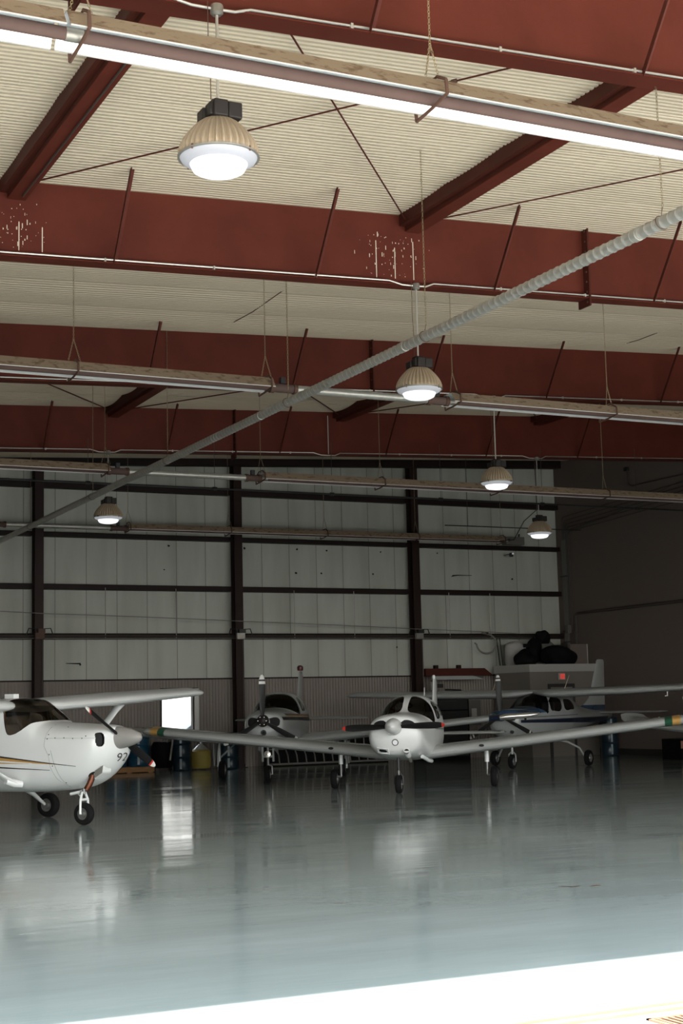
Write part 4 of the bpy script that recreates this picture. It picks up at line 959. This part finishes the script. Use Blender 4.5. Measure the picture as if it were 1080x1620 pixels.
# cowl joint line and fasteners conform to the skin
m = MB()
for sd in (-1, 1):
    pts = []
    for (x, z) in densify([(-.28,1.44),(-.29,1.14),(-.21,1.0),(-.19,.85),(-.12,.68),(-.02,.56)], .04)[:-8]:
        h = bvA.ray_cast(Vector((x, sd*2, z)), Vector((0,-sd,0)))
        if h[0] is not None: pts.append(h[0]+Vector((0,sd*.001,0)))
    m.tube(pts, .0035, grey_line, 4)
m.build('cowl_seam', A)
for sd in (-1, 1):
    m = MB()
    for (x, z) in ((-.25,1.30),(-.25,1.24),(-.12,1.25),(.03,1.25),(.18,1.24),(.33,1.24),(.38,1.27),(-.2,1.02),(-.15,.86),(-.02,.62),(-.02,1.40)):
        h = bvA.ray_cast(Vector((x, sd*2, z)), Vector((0,-sd,0)))
        if h[0] is not None: m.lathe([(.009,0),(.009,.003),(0,.004)], blk_s, 8, Matrix.Translation(h[0]) @ (h[1]*(1 if h[1].y*sd > 0 else -1)).to_track_quat('Z','Y').to_matrix().to_4x4())
    m.build('cowl_fasteners', A)
text_on(A, bvA, '92', (.345,.27,.90), (.785,.62,.0), (.08,0,1), (-.62,.785,0), .17, blk_s, off=.006)
m = MB(); m.tube([(.36,-.26,.72),(.33,-.30,.60),(.29,-.32,.52)], .045, copper, 16, caps=False); m.tube([(.30,-.315,.54),(.29,-.32,.52)], .04, dark_in, 16); m.build('exhaust_pipe', A)
disc_on(A, bvA, (.37,-.27,.70), (-.1,.6,.8), .075, dark_in, 'exhaust_opening', off=.003)
m = MB(); m.hexa([(.36,-.29,.64),(.50,-.23,.76),(.50,-.02,.74),(.36,-.02,.64),(.40,-.29,.80),(.52,-.23,.88),(.52,-.02,.88),(.40,-.02,.8)], paint_w); m.build('lower_scoop', A, bevel=.02)
m = MB(); m.hexa([(.40,-.285,.68),(.50,-.235,.76),(.52,-.24,.85),(.42,-.285,.78),(.41,-.305,.672),(.515,-.255,.752),(.535,-.262,.853),(.43,-.31,.782)], burner_m); m.build('scoop_grille', A, smooth=False)
propeller(A, .66, 1.235, .93, (152,332), blade, blade, [(.84,.89,redp),(.90,1.01,whitep)], .115, spinner=(.155,.36,spin_g), cone=1.2)
wzA = 1.70
for sd in (-1, 1):
    ws = [(.0,-1.10,wzA+.03,1.35,.8),(.45,-.90,wzA+.01,1.58,.95),(.62,-.86,wzA+.01,1.62,1),(2.5,-.86,wzA+.10,1.60,1),(4.75,-1.08,wzA+.21,1.20,1)]+tipst(4.75,-1.08,wzA+.21,1.20,1,.26)
    wing(A, ws, sd, paint_w, bands=[(3.04,3.17,dark_in,'le')])
    # leading edge landing light strip
    m = MB(); a = V(-.80,sd*.56,.60); b_ = V(-1.25,sd*2.55,wzA+.02); d = (b_-a); n_ = 10; secs = []
    for i in range(n_+1):
        t = i/n_; p_ = a.lerp(b_, t); c = .075+(.03 if t < .08 or t > .92 else 0); h_ = .028+(.02 if t < .08 or t > .92 else 0); secs.append([(p_.x+c*math.cos(q), p_.y, p_.z+h_*math.sin(q)) if True else None for q in np.linspace(0, 2*pi, 17)[:-1]])
    m.loft(secs, paint_w); m.build('wing_strut', A)
    m = MB(); m.tube([(-.72,sd*.50,.60),(-.78,sd*.60,.62),(-.83,sd*.72,.66)], .06, paint_w, 14, radii=[.05,.062,.05]); m.build('strut_cuff', A)
    m = MB(); m.tube([(-1.5,sd*.42,.52),(-1.58,sd*.8,.38),(-1.65,sd*1.14,.21)], .03, paint_w, 12, radii=[.045,.034,.024]); m.build('main_gear_leg', A)
    wheel(A, -1.65, sd*1.24, .19, .15)
    wing(A, [(.08,-5.9,1.24,1.0,.8),(1.4,-6.08,1.26,.75,.8)]+tipst(1.4,-6.08,1.26,.75,.8,.15), sd, paint_w, 'tailplane', t=.1)
wing(A, [(1.25,-5.0,0,1.75,.6),(1.5,-5.45,0,1.35,.8),(2.55,-6.25,0,.75,.8)]+tipst(2.55,-6.25,0,.75,.8,.1), 1, paint_w, 'tail_fin', vertical=True, t=.1)
# upper skin over the wing roots
m = MB(); m.tube([(-.02,0,.60),(.0,0,.44)], .026, hubm, 12); m.tube([(-.03,0,.62),(-.02,0,.52)], .045, paint_w, 14)
m.build('nose_strut', A)
m = MB()
for s_ in (-1,1): m.tube([(-.01,s_*.03,.47),(.0,s_*.085,.36),(.0,s_*.09,.16)], .018, paint_w, 8)
m.tube([(0,-.1,.16),(0,.1,.16)], .014, hubm, 8); m.tube([(0,-.08,.36),(0,.08,.36)], .02, paint_w, 8); m.build('nose_fork', A)
m = MB(); m.tube([(-.02,0,.50),(-.13,0,.46),(-.03,0,.38)], .012, paint_w, 6); m.tube([(-.2,-.06,.44),(-.06,-.02,.47)], .022, paint_w, 8); m.build('torque_link', A)
wheel(A, 0, 0, .16, .12)
seats(A, -1.45, .72, .26, seat_m, h=.75)
m = MB(); m.box((-.66,-.46,1.12),(-.60,.46,1.40), lining); m.build('instrument_panel', A, bevel=.02)
for sd in (-1, 1): m = MB(); m.tube([(-1.06,sd*.49,1.72),(-1.04,sd*.52,1.3),(-1.02,sd*.52,1.1)], .022, seat_tan, 8); m.build('door_post_trim', A)
m = MB(); m.tube([(-1.9,0,1.83),(-1.93,0,1.98)], .02, paint_w, 8); m.box((-1.42,-.07,1.82),(-1.25,.05,1.90), paint_w); m.build('roof_antenna', A)

# ---------- generic low-wing gear helper
def oleo(root, x, y, z0, zr_, r, mt, side, w=.13):
    m = MB(); m.tube([(x,y,z0),(x,y,z0-(z0-zr_)*.5)], .045, mt, 14); m.build('gear_leg', root)
    m = MB(); m.tube([(x,y,z0-(z0-zr_)*.45),(x,y,zr_)], .024, hubm, 10); m.tube([(x,y,zr_),(x,y+side*.12,zr_)], .022, hubm, 8); m.tube([(x-.03,y,z0-.2),(x-.10,y,zr_+.12),(x-.02,y,zr_+.02)], .012, hubm, 6); m.build('oleo_strut', root)
    wheel(root, x, y+side*.13, r, w)

# ---------- B : white low-wing single in the centre
Bp = thing('low_wing_airplane', 'white low-wing plane in the centre with horizontal black propeller and green-yellow wing bands', 'airplane', (13.045,24.465,0), rad(-126.8))
stB = [(.43,1.05,1.33,.10,1.18,2,2),(.425,.98,1.36,.22,1.17,2.3,2.2),(.405,.88,1.395,.34,1.15,2.5,2.2),(.36,.78,1.42,.43,1.12,2.6,2.3),(.27,.71,1.44,.485,1.08,2.7,2.4),(.08,.66,1.455,.52,1.06,2.6,2.6),(-.4,.60,1.465,.55,1.05,2.4,3),(-.80,.575,1.475,.57,1.05,2.3,3.2),
       (-.95,.57,1.53,.575,1.06,2.3,3.2),(-1.2,.57,1.665,.575,1.08,2.4,3.2),(-1.45,.57,1.765,.575,1.1,2.5,3.2),(-1.75,.57,1.81,.57,1.1,2.5,3.2),(-2.5,.58,1.79,.55,1.1,2.5,3),(-3.1,.64,1.66,.47,1.1,2.4,2.6),(-4.0,.77,1.40,.32,1.1,2.2,2.3),(-5.0,.88,1.24,.18,1.06,2,2),(-6.0,.95,1.15,.05,1.05,2,2)]
bB = Body(stB)
halfB = [(x, rad(a)) for x, a in ((-.82,86.5),(-.83,62),(-.88,42),(-.98,24),(-1.12,17),(-1.22,19),(-1.36,36),(-1.47,55),(-1.53,72),(-1.54,86.5))]
winB = [('windshield', halfB), ('windshield', [(x, pi-a) for x, a in halfB])]
for s_ in (-1, 1): winB += [('side_window', sidewin(bB, [(-1.36,1.30),(-1.50,1.60),(-1.72,1.68),(-2.1,1.67),(-2.1,1.34)], s_)), ('side_window', sidewin(bB, [(-2.2,1.35),(-2.2,1.65),(-2.6,1.60),(-2.85,1.42)], s_))]
decB = []
for sd in (-1, 1):
    decB += [(gold, sd, lin(-5.5,1.16,-.75,1.21), lin(-5.5,1.07,-.75,1.20), -5.5, -.75, .003), (green_s, sd, lin(-5.5,1.19,-.3,1.235), lin(-5.5,1.165,-.3,1.205), -5.5, -.3, .004), (green_s, sd, lin(-5.5,1.07,-1.0,1.165), lin(-5.5,1.05,-1.0,1.15), -5.5, -1.0, .004),
             (grey_line, sd, lin(.25,1.20,-.6,1.20), lin(.25,1.196,-.6,1.196), .25, -.25, .002)]
fB, bvB = fuselage(Bp, bB, paint_w, winB, glass_d, (-3.0,-.80), front_holes=[('air_intake', [(-.12,1.21),(-.12,1.33),(-.26,1.345),(-.37,1.30),(-.41,1.20),(-.30,1.20)]), ('air_intake', [(.12,1.21),(.12,1.33),(.26,1.345),(.37,1.30),(.41,1.20),(.30,1.20)]), ('lower_air_inlet', [(-.30,.775),(-.30,.825),(-.15,.80),(-.15,.755)])], decals=decB)
propeller(Bp, .50, 1.225, .94, (1,181), blade, blade, [(.955,1.01,redp)], .145, spinner=(.15,.31,spin_w))
disc_on(Bp, bvB, (.4,.015,.94), (-1,0,0), .062, dconduit, 'landing_light_ring', off=.004); disc_on(Bp, bvB, (.4,.015,.94), (-1,0,0), .05, chrome, 'landing_light', off=.012)
m = MB(); m.tube([(.40,.22,.80),(.30,.22,.72),(.2,.22,.70)], .06, paint_w, 14); m.tube([(.415,.22,.775),(.38,.22,.765)], .045, dark_in, 12); m.build('carburettor_scoop', Bp)
m = MB(); fr = [(-.325,.755),(-.325,.845),(-.125,.82),(-.125,.735)]
m.tube([bvB.ray_cast(Vector((1.2,y,z)), Vector((-1,0,0)))[0]+Vector((.008,0,0)) for y, z in densify(fr, .03)+[fr[0]]], .013, paint_w, 8); m.build('inlet_rim', Bp)
m = MB(); m.tube([(-.2,.42,.66),(-.45,.50,.58),(-.75,.52,.555)], .035, paint_w, 10); m.tube([(.05,.2,.66),(-.1,.22,.58)], .03, galv_old, 10); m.build('exhaust_pipe', Bp)
zB = .70
for sd in (-1, 1):
    wsB = [(.40,-.72,zB-.02,2.0,.85),(1.05,-.98,zB+.05,1.62,1),(4.75,-1.12,zB+.455,1.25,1),(4.86,-1.125,zB+.467,1.24,1),(5.0,-1.13,zB+.482,1.23,1),(5.15,-1.135,zB+.498,1.22,1),(5.22,-1.14,zB+.506,1.21,1)]
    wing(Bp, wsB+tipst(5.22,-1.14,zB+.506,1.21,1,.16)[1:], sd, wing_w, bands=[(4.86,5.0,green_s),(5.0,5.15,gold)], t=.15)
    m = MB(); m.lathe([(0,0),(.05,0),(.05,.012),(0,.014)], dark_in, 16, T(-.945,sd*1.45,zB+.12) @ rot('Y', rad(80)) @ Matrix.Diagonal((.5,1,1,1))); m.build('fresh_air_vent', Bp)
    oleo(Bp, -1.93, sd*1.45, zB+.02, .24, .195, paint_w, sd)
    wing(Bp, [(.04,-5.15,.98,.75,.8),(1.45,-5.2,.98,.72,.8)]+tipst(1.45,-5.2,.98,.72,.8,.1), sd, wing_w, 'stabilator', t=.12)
wing(Bp, [(1.12,-4.6,0,1.35,.5),(1.3,-4.95,0,1.0,.8),(2.12,-5.38,0,.62,.8)]+tipst(2.12,-5.38,0,.62,.8,.08), 1, paint_w, 'tail_fin', vertical=True, t=.1)
m = MB(); m.lathe([(0,-.05),(.03,-.04),(.035,0),(.03,.04),(0,.05)], paint_w, 12, T(-5.5,0,2.22)); m.build('beacon', Bp)
m = MB(); m.tube([(0,0,.72),(0,0,.42)], .028, black_m, 10); m.tube([(0,0,.44),(0,0,.32)], .02, hubm, 10); m.build('nose_strut', Bp)
m = MB()
for s_ in (-1,1): m.tube([(0,s_*.02,.37),(0,s_*.075,.32),(0,s_*.08,.17)], .016, black_m, 8)
m.tube([(0,-.08,.17),(0,.08,.17)], .014, hubm, 8); m.build('nose_fork', Bp); wheel(Bp, 0, 0, .17, .12)
seats(Bp, -1.85, .75, .25, seat_m, h=.72)
m = MB(); m.box((-1.0,-.45,1.12),(-.94,.45,1.40), lining); m.build('instrument_panel', Bp, bevel=.02)
m = MB(); m.tube([(-2.0,.25,1.79),(-2.05,.25,1.95)], .006, paint_w, 6); m.build('whip_antenna', Bp)

# ---------- C : white/brown low-wing with upright three-blade propeller
Cp = thing('low_wing_airplane', 'low-wing plane with upright three-blade propeller and brown stripe, left of centre', 'airplane', (12.976,30.426,0), rad(-122.1))
stC = [(.50,1.10,1.46,.14,1.32,2.2,2.2),(.49,1.05,1.49,.26,1.31,2.4,2.3),(.45,.99,1.51,.35,1.30,2.5,2.3),(.38,.94,1.53,.41,1.28,2.6,2.4),(.2,.90,1.55,.46,1.27,2.6,2.6),(-.4,.84,1.59,.54,1.25,2.4,3),(-.95,.80,1.63,.59,1.24,2.3,3.2),
       (-1.15,.80,1.72,.60,1.25,2.3,3.2),(-1.4,.79,1.86,.60,1.27,2.4,3.2),(-1.65,.79,1.95,.60,1.28,2.5,3.2),(-2.0,.79,1.99,.60,1.28,2.5,3.2),(-2.8,.80,1.96,.57,1.28,2.5,3),(-3.4,.86,1.84,.48,1.28,2.4,2.6),(-4.3,1.0,1.62,.34,1.3,2.2,2.3),(-5.2,1.14,1.50,.2,1.3,2,2),(-6.2,1.25,1.40,.05,1.32,2,2)]
bC = Body(stC)
halfC = [(x, rad(a)) for x, a in ((-.98,89.5),(-.99,62),(-1.04,42),(-1.14,26),(-1.26,20),(-1.36,24),(-1.5,42),(-1.6,60),(-1.66,75),(-1.67,89.5))]
winC = [('windshield', halfC+[(x, pi-a) for x, a in halfC[::-1]])]
for s_ in (-1, 1): winC += [('side_window', sidewin(bC, [(-1.5,1.52),(-1.64,1.80),(-1.85,1.87),(-2.15,1.86),(-2.15,1.54)], s_)), ('side_window', sidewin(bC, [(-2.25,1.55),(-2.25,1.85),(-2.7,1.82),(-2.75,1.56)], s_)), ('side_window', sidewin(bC, [(-2.85,1.57),(-2.82,1.80),(-3.1,1.74),(-3.3,1.62)], s_))]
decC = []
for sd in (-1, 1): decC += [(blk_s, sd, lin(-6,1.36,.36,1.43), lin(-6,1.26,.36,1.36), -6, .36, .003), (brown_s, sd, lin(-6,1.42,.0,1.50), lin(-6,1.37,.0,1.455), -6, .0, .003), (gold, sd, lin(-6,1.365,.0,1.453), lin(-6,1.36,.0,1.437), -6, .0, .004)]
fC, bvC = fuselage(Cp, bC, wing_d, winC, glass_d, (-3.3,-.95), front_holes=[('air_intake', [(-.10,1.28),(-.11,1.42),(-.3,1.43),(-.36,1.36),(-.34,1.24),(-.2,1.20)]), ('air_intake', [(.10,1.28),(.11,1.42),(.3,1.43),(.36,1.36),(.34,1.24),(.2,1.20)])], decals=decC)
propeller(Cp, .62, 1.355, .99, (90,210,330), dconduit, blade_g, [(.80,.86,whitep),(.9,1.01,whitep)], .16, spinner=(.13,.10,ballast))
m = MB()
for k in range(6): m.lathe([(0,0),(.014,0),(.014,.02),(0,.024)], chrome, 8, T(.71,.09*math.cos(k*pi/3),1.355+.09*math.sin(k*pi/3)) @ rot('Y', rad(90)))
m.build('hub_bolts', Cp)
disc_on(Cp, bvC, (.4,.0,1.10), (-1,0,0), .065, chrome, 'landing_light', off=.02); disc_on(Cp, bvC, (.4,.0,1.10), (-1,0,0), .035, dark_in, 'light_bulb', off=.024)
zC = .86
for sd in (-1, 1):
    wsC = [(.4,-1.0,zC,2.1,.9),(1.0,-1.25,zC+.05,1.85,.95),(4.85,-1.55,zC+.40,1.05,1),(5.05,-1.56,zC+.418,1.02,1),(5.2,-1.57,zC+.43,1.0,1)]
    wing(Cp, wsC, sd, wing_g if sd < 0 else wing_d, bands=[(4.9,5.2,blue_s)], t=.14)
    m = MB(); m.tube([(-1.62,sd*5.1,zC+.43),(-1.60,sd*5.3,zC+.45),(-1.62,sd*5.75,zC+.47),(-1.7,sd*5.95,zC+.49)], .07, pol, 14, radii=[.06,.075,.06,.035]); m.build('wing_tip_pod', Cp)
    m = MB(); m.tube([(-2.2,sd*1.5,zC),(-2.2,sd*1.5,.2)], .04, wing_d, 12); m.tube([(-2.2,sd*1.5,.48),(-2.2,sd*1.1,zC-.02)], .02, wing_d, 8); m.tube([(-2.12,sd*1.5,.8),(-2.08,sd*1.52,.3)], .02, wing_d, 8); m.build('gear_leg', Cp)
    m = MB(); m.hexa([(-2.1,sd*1.57,.32),(-1.98,sd*1.57,.32),(-1.98,sd*1.59,.32),(-2.1,sd*1.59,.32),(-2.32,sd*1.57,.84),(-1.9,sd*1.57,.84),(-1.9,sd*1.59,.84),(-2.32,sd*1.59,.84)], wing_d); m.build('gear_door', Cp, smooth=False)
    wheel(Cp, -2.2, sd*1.42, .22, .15)
    wing(Cp, [(.08,-5.3,1.34,.95,.8),(1.65,-5.55,1.34,.62,.8)]+tipst(1.65,-5.55,1.34,.62,.8,.1), sd, wing_g, 'tailplane', t=.1)
wing(Cp, [(1.45,-4.4,0,1.7,.4),(1.65,-4.85,0,1.25,.8),(2.5,-5.35,0,.70,.8)]+tipst(2.5,-5.35,0,.70,.8,.06), 1, wing_d, 'tail_fin', vertical=True, t=.1)
m = MB(); m.prism([(-6.12,1.5),(-6.04,2.45),(-6.0,2.45),(-6.05,1.5)], -.02, .02, brown_s); m.build('rudder_edge', Cp, smooth=False)
m = MB(); m.lathe([(0,0),(.07,0),(.08,.03),(.08,.1),(.05,.13),(0,.14)], mat('beacon_red', (.08,.01,.01), .3), 16, T(-5.6,0,2.58)); m.build('beacon', Cp)
m = MB(); m.box((-.07,-.14,.46),(-.03,-.10,.92), wing_d); m.box((-.07,.10,.46),(-.03,.14,.92), wing_d); m.box((-.07,-.14,.55),(-.03,.14,.60), wing_d); m.box((-.07,-.14,.78),(-.03,.14,.82), wing_d); m.tube([(-.05,0,.9),(-.05,0,.34)], .028, hubm, 10); m.build('nose_strut', Cp)
m = MB(); m.lathe([(0,-.02),(.07,-.02),(.08,.02),(.07,.04),(0,.045)], pol, 20, T(0,0,.62) @ rot('Y', rad(90))); m.build('taxi_light', Cp)
m = MB(); m.tube([(-.03,.0,.40),(-.01,.09,.36),(0,.10,.19),(0,.0,.19)], .018, wing_d, 8); m.build('nose_fork', Cp); wheel(Cp, 0, 0, .19, .13)
for sd in (-1,1): m = MB(); m.hexa([(-.4,sd*.17,.6),(.15,sd*.17,.72),(.15,sd*.185,.72),(-.4,sd*.185,.6),(-.4,sd*.15,.88),(.15,sd*.15,.92),(.15,sd*.165,.92),(-.4,sd*.165,.88)], wing_d); m.build('nose_gear_door', Cp, smooth=False)
seats(Cp, -2.0, .95, .27, seat_m, h=.72)

# ---------- D : high-wing with blue cowl, right
Dp = thing('high_wing_airplane', 'high-wing plane with dark blue upper cowl and navy stripe at right', 'airplane', (20.057,31.622,0), rad(-147.3))
stD = [(.50,1.06,1.40,.14,1.28,2.2,2.2),(.49,.98,1.425,.27,1.26,2.4,2.3),(.45,.90,1.445,.36,1.24,2.5,2.3),(.37,.82,1.46,.43,1.22,2.5,2.3),(.15,.74,1.475,.49,1.2,2.5,2.5),(-.5,.66,1.50,.54,1.15,2.5,3),(-.75,.65,1.52,.55,1.15,2.5,3.2),(-.95,.65,1.62,.56,1.17,2.6,3.2),(-1.25,.65,1.80,.56,1.2,2.8,3.2),(-1.45,.65,1.88,.56,1.22,3.2,3.2),(-2.5,.65,1.90,.55,1.22,3.4,3.2),(-3.0,.70,1.80,.50,1.2,3,3),(-3.8,.82,1.56,.38,1.2,2.5,2.6),(-5.2,1.0,1.40,.22,1.22,2.2,2.2),(-6.7,1.14,1.34,.07,1.26,2,2)]
bD = Body(stD)
halfD = [(x, rad(a)) for x, a in ((-.78,89.5),(-.79,62),(-.86,38),(-.97,20),(-1.02,12),(-1.08,14),(-1.26,36),(-1.36,60),(-1.38,89.5))]
winD = [('windshield', halfD+[(x, pi-a) for x, a in halfD[::-1]])]
for s_ in (-1, 1): winD += [('side_window', sidewin(bD, [(-1.22,1.34),(-1.30,1.70),(-1.95,1.72),(-1.95,1.36)], s_)), ('side_window', sidewin(bD, [(-2.1,1.37),(-2.1,1.70),(-2.55,1.68),(-2.85,1.52),(-2.85,1.40)], s_))]
decD = []
for sd in (-1, 1): decD += [(blue_s, sd, lin(-6.5,1.20,.36,1.20), lin(-6.5,1.02,.36,1.13), -6.3, .36, .003), (blue_s, sd, lin(-3.2,1.29,.3,1.265), lin(-3.2,1.275,.3,1.25), -3.2, .3, .003)]
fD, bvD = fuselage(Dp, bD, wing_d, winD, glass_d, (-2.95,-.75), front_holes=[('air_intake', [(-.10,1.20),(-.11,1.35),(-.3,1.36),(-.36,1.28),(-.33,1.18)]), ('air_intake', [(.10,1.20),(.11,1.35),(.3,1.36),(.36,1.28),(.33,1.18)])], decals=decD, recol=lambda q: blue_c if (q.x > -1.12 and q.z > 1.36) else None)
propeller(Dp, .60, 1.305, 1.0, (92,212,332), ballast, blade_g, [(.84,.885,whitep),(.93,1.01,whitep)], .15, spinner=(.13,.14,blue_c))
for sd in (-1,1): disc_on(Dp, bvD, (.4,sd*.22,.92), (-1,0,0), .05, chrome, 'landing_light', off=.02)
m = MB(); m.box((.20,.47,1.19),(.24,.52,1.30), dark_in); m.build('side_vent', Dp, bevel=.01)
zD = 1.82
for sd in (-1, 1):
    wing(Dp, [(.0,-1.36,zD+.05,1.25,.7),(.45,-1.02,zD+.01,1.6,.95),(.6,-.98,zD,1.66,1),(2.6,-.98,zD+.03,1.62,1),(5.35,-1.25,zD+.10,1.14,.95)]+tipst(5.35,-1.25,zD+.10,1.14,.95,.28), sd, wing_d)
    m = MB(); m.tube([(-1.60,sd*.38,.70),(-1.66,sd*.8,.60),(-1.72,sd*1.08,.45),(-1.75,sd*1.2,.24)], .026, wing_d, 10); m.build('main_gear_leg', Dp)
    wheel(Dp, -1.75, sd*1.30, .2, .14)
    wing(Dp, [(.08,-5.5,1.30,1.05,.8),(1.75,-5.75,1.30,.70,.8)]+tipst(1.75,-5.75,1.30,.70,.8,.12), sd, wing_d, 'tailplane', t=.1)
wing(Dp, [(1.38,-4.0,0,2.35,.3),(1.52,-4.7,0,1.65,.5),(1.75,-5.2,0,1.17,.7),(2.72,-5.82,0,.60,.8)]+tipst(2.72,-5.82,0,.60,.8,.08), 1, wing_d, 'tail_fin', bands=[(1.38,1.62,blue_c)], vertical=True, t=.1)
for x, y, l_ in ((-1.6,-1.25,.42),(-2.0,.6,.40)):
    m = MB(); m.tube([(x,y,1.9),(x-.02,y+.16,1.9+l_)], .008, mat('cream_antenna', (.5,.42,.3), .5) if 'cream_antenna' not in MATS else MATS['cream_antenna'], 6, radii=[.014,.005]); m.build('whip_antenna', Dp)
m = MB(); m.tube([(-1.3,3.6,1.86),(-1.3,3.6,1.70),(-1.15,3.6,1.70)], .014, whitep, 8); m.build('pitot_tube', Dp)
m = MB(); m.tube([(0,0,.80),(0,0,.36)], .03, wing_d, 10); m.build('nose_strut', Dp)
m = MB()
for s_ in (-1,1): m.tube([(0,0,.44),(0,s_*.09,.36),(0,s_*.095,.18)], .016, wing_d, 8)
m.tube([(0,-.1,.18),(0,.1,.18)], .012, hubm, 8); m.build('nose_fork', Dp); wheel(Dp, 0, 0, .18, .12)
seats(Dp, -1.6, .9, .27, seat_m, h=.72)

# ---------- E : low-wing at the right edge
Ep = thing('low_wing_airplane', 'low-wing plane mostly beyond the right edge, white-tipped blade and upturned wing tip showing', 'airplane', (21.4,25.06,0), rad(-165))
stE = [(.45,.95,1.22,.12,1.05,2.2,2.2),(.44,.88,1.25,.25,1.04,2.3,2.3),(.40,.80,1.28,.34,1.03,2.4,2.3),(.2,.70,1.32,.44,1.0,2.5,2.5),(-.4,.60,1.38,.53,1.0,2.5,2.8),(-.9,.58,1.44,.56,1.0,2.4,3),(-1.3,.58,1.66,.56,1.05,2.4,3),(-1.7,.58,1.76,.55,1.05,2.5,3),(-2.4,.60,1.70,.52,1.05,2.5,3),(-3.2,.72,1.40,.38,1.02,2.3,2.6),(-4.5,.88,1.2,.18,1.02,2.2,2.2),(-5.4,.95,1.12,.05,1.03,2,2)]
bE = Body(stE)
halfE = [(x, rad(a)) for x, a in ((-.92,89.5),(-.95,50),(-1.08,22),(-1.2,18),(-1.35,36),(-1.55,60),(-1.6,89.5))]
winE = [('windshield', halfE+[(x, pi-a) for x, a in halfE[::-1]])]
for s_ in (-1, 1): winE += [('side_window', sidewin(bE, [(-1.4,1.28),(-1.55,1.58),(-2.2,1.60),(-2.5,1.32)], s_))]
fE, bvE = fuselage(Ep, bE, wing_d, winE, glass_d, (-2.7,-.9), NA=64)
propeller(Ep, .58, 1.05, .98, (142,262,22), dconduit, blade_g, [(.84,.885,whitep),(.93,1.01,whitep)], .15, spinner=(.14,.28,spin_w))
for sd in (-1, 1):
    wing(Ep, [(.4,-.9,.74,1.7,.9),(3.3,-1.15,1.04,1.3,1),(3.75,-1.2,1.10,1.22,1),(3.95,-1.3,1.17,1.05,.8),(4.05,-1.4,1.27,.85,.5)], sd, wing_d, t=.15)
    m = MB(); m.tube([(-2.35,sd*3.4,1.10),(-2.42,sd*3.7,1.17)], .03, whitep, 8); m.build('aileron_balance', Ep)
    oleo(Ep, -1.7, sd*1.4, .78, .22, .18, wing_d, sd)
    wing(Ep, [(.05,-4.6,1.04,.8,.8),(1.5,-4.75,1.04,.6,.8)], sd, wing_d, 'tailplane', t=.1)
wing(Ep, [(1.1,-4.1,0,1.3,.6),(2.1,-4.85,0,.6,.8)], 1, wing_d, 'tail_fin', vertical=True, t=.1)
m = MB(); m.tube([(0,0,.75),(0,0,.2)], .03, chrome, 10); m.build('nose_strut', Ep); wheel(Ep, 0, 0, .16, .11)

# ------------------------------------------------------------------ light, world, camera
sun = bpy.data.lights.new('sun', 'SUN'); sun.energy = 6.0; sun.angle = rad(.6); sun.color = (1, .96, .9)
so = bpy.data.objects.new('sun', sun); C.objects.link(so)
# shadow edge of the header at y = 7.93 on the floor
dirv = Vector((-.25, 7.93-YD, -HZ)).normalized(); so.rotation_euler = dirv.to_track_quat('-Z', 'Y').to_euler(); so.location = (0, -10, 30)
w = bpy.data.worlds.new('sky'); bpy.context.scene.world = w; w.use_nodes = True; N, L = w.node_tree.nodes, w.node_tree.links
bg = N['Background']; bg.inputs['Strength'].default_value = 2.2
tc = N.new('ShaderNodeTexCoord'); sp = N.new('ShaderNodeSeparateXYZ'); L.new(tc.outputs['Generated'], sp.inputs[0])
rp = N.new('ShaderNodeValToRGB'); rp.color_ramp.elements[0].position = .48; rp.color_ramp.elements[0].color = (.35,.34,.31,1); rp.color_ramp.elements[1].position = .95; rp.color_ramp.elements[1].color = (.72,.84,1,1)
e_ = rp.color_ramp.elements.new(.52); e_.color = (1,.985,.95,1)
mr = N.new('ShaderNodeMapRange'); mr.inputs['From Min'].default_value = -1; L.new(sp.outputs[2], mr.inputs['Value']); L.new(mr.outputs[0], rp.inputs['Fac']); L.new(rp.outputs[0], bg.inputs['Color'])

f = 2347.03; yaw, pitch, roll = rad(26.13138), rad(7.594007), rad(-1.38138)
cam = bpy.data.cameras.new('camera'); co = bpy.data.objects.new('camera', cam); C.objects.link(co)
F = Vector((math.sin(yaw)*math.cos(pitch), math.cos(yaw)*math.cos(pitch), math.sin(pitch))); Rt = Vector((math.cos(yaw), -math.sin(yaw), 0)); U = Rt.cross(F)
R2 = Rt*math.cos(roll)+U*math.sin(roll); U2 = -Rt*math.sin(roll)+U*math.cos(roll)
co.matrix_world = Matrix(((R2.x,U2.x,-F.x,0),(R2.y,U2.y,-F.y,0),(R2.z,U2.z,-F.z,1.55),(0,0,0,1)))
cam.sensor_fit = 'VERTICAL'; cam.sensor_height = 36; cam.lens = f*36/1620; cam.clip_end = 500; cam.clip_start = .05
sc = bpy.context.scene; sc.camera = co
sc.view_settings.view_transform = 'Standard'; sc.view_settings.look = 'None'; sc.view_settings.gamma = 1; sc.view_settings.use_curve_mapping = False
sc.view_settings.exposure = 1.45
sc.cycles.max_bounces = 10; sc.cycles.diffuse_bounces = 3; sc.cycles.glossy_bounces = 5; sc.cycles.transparent_max_bounces = 12
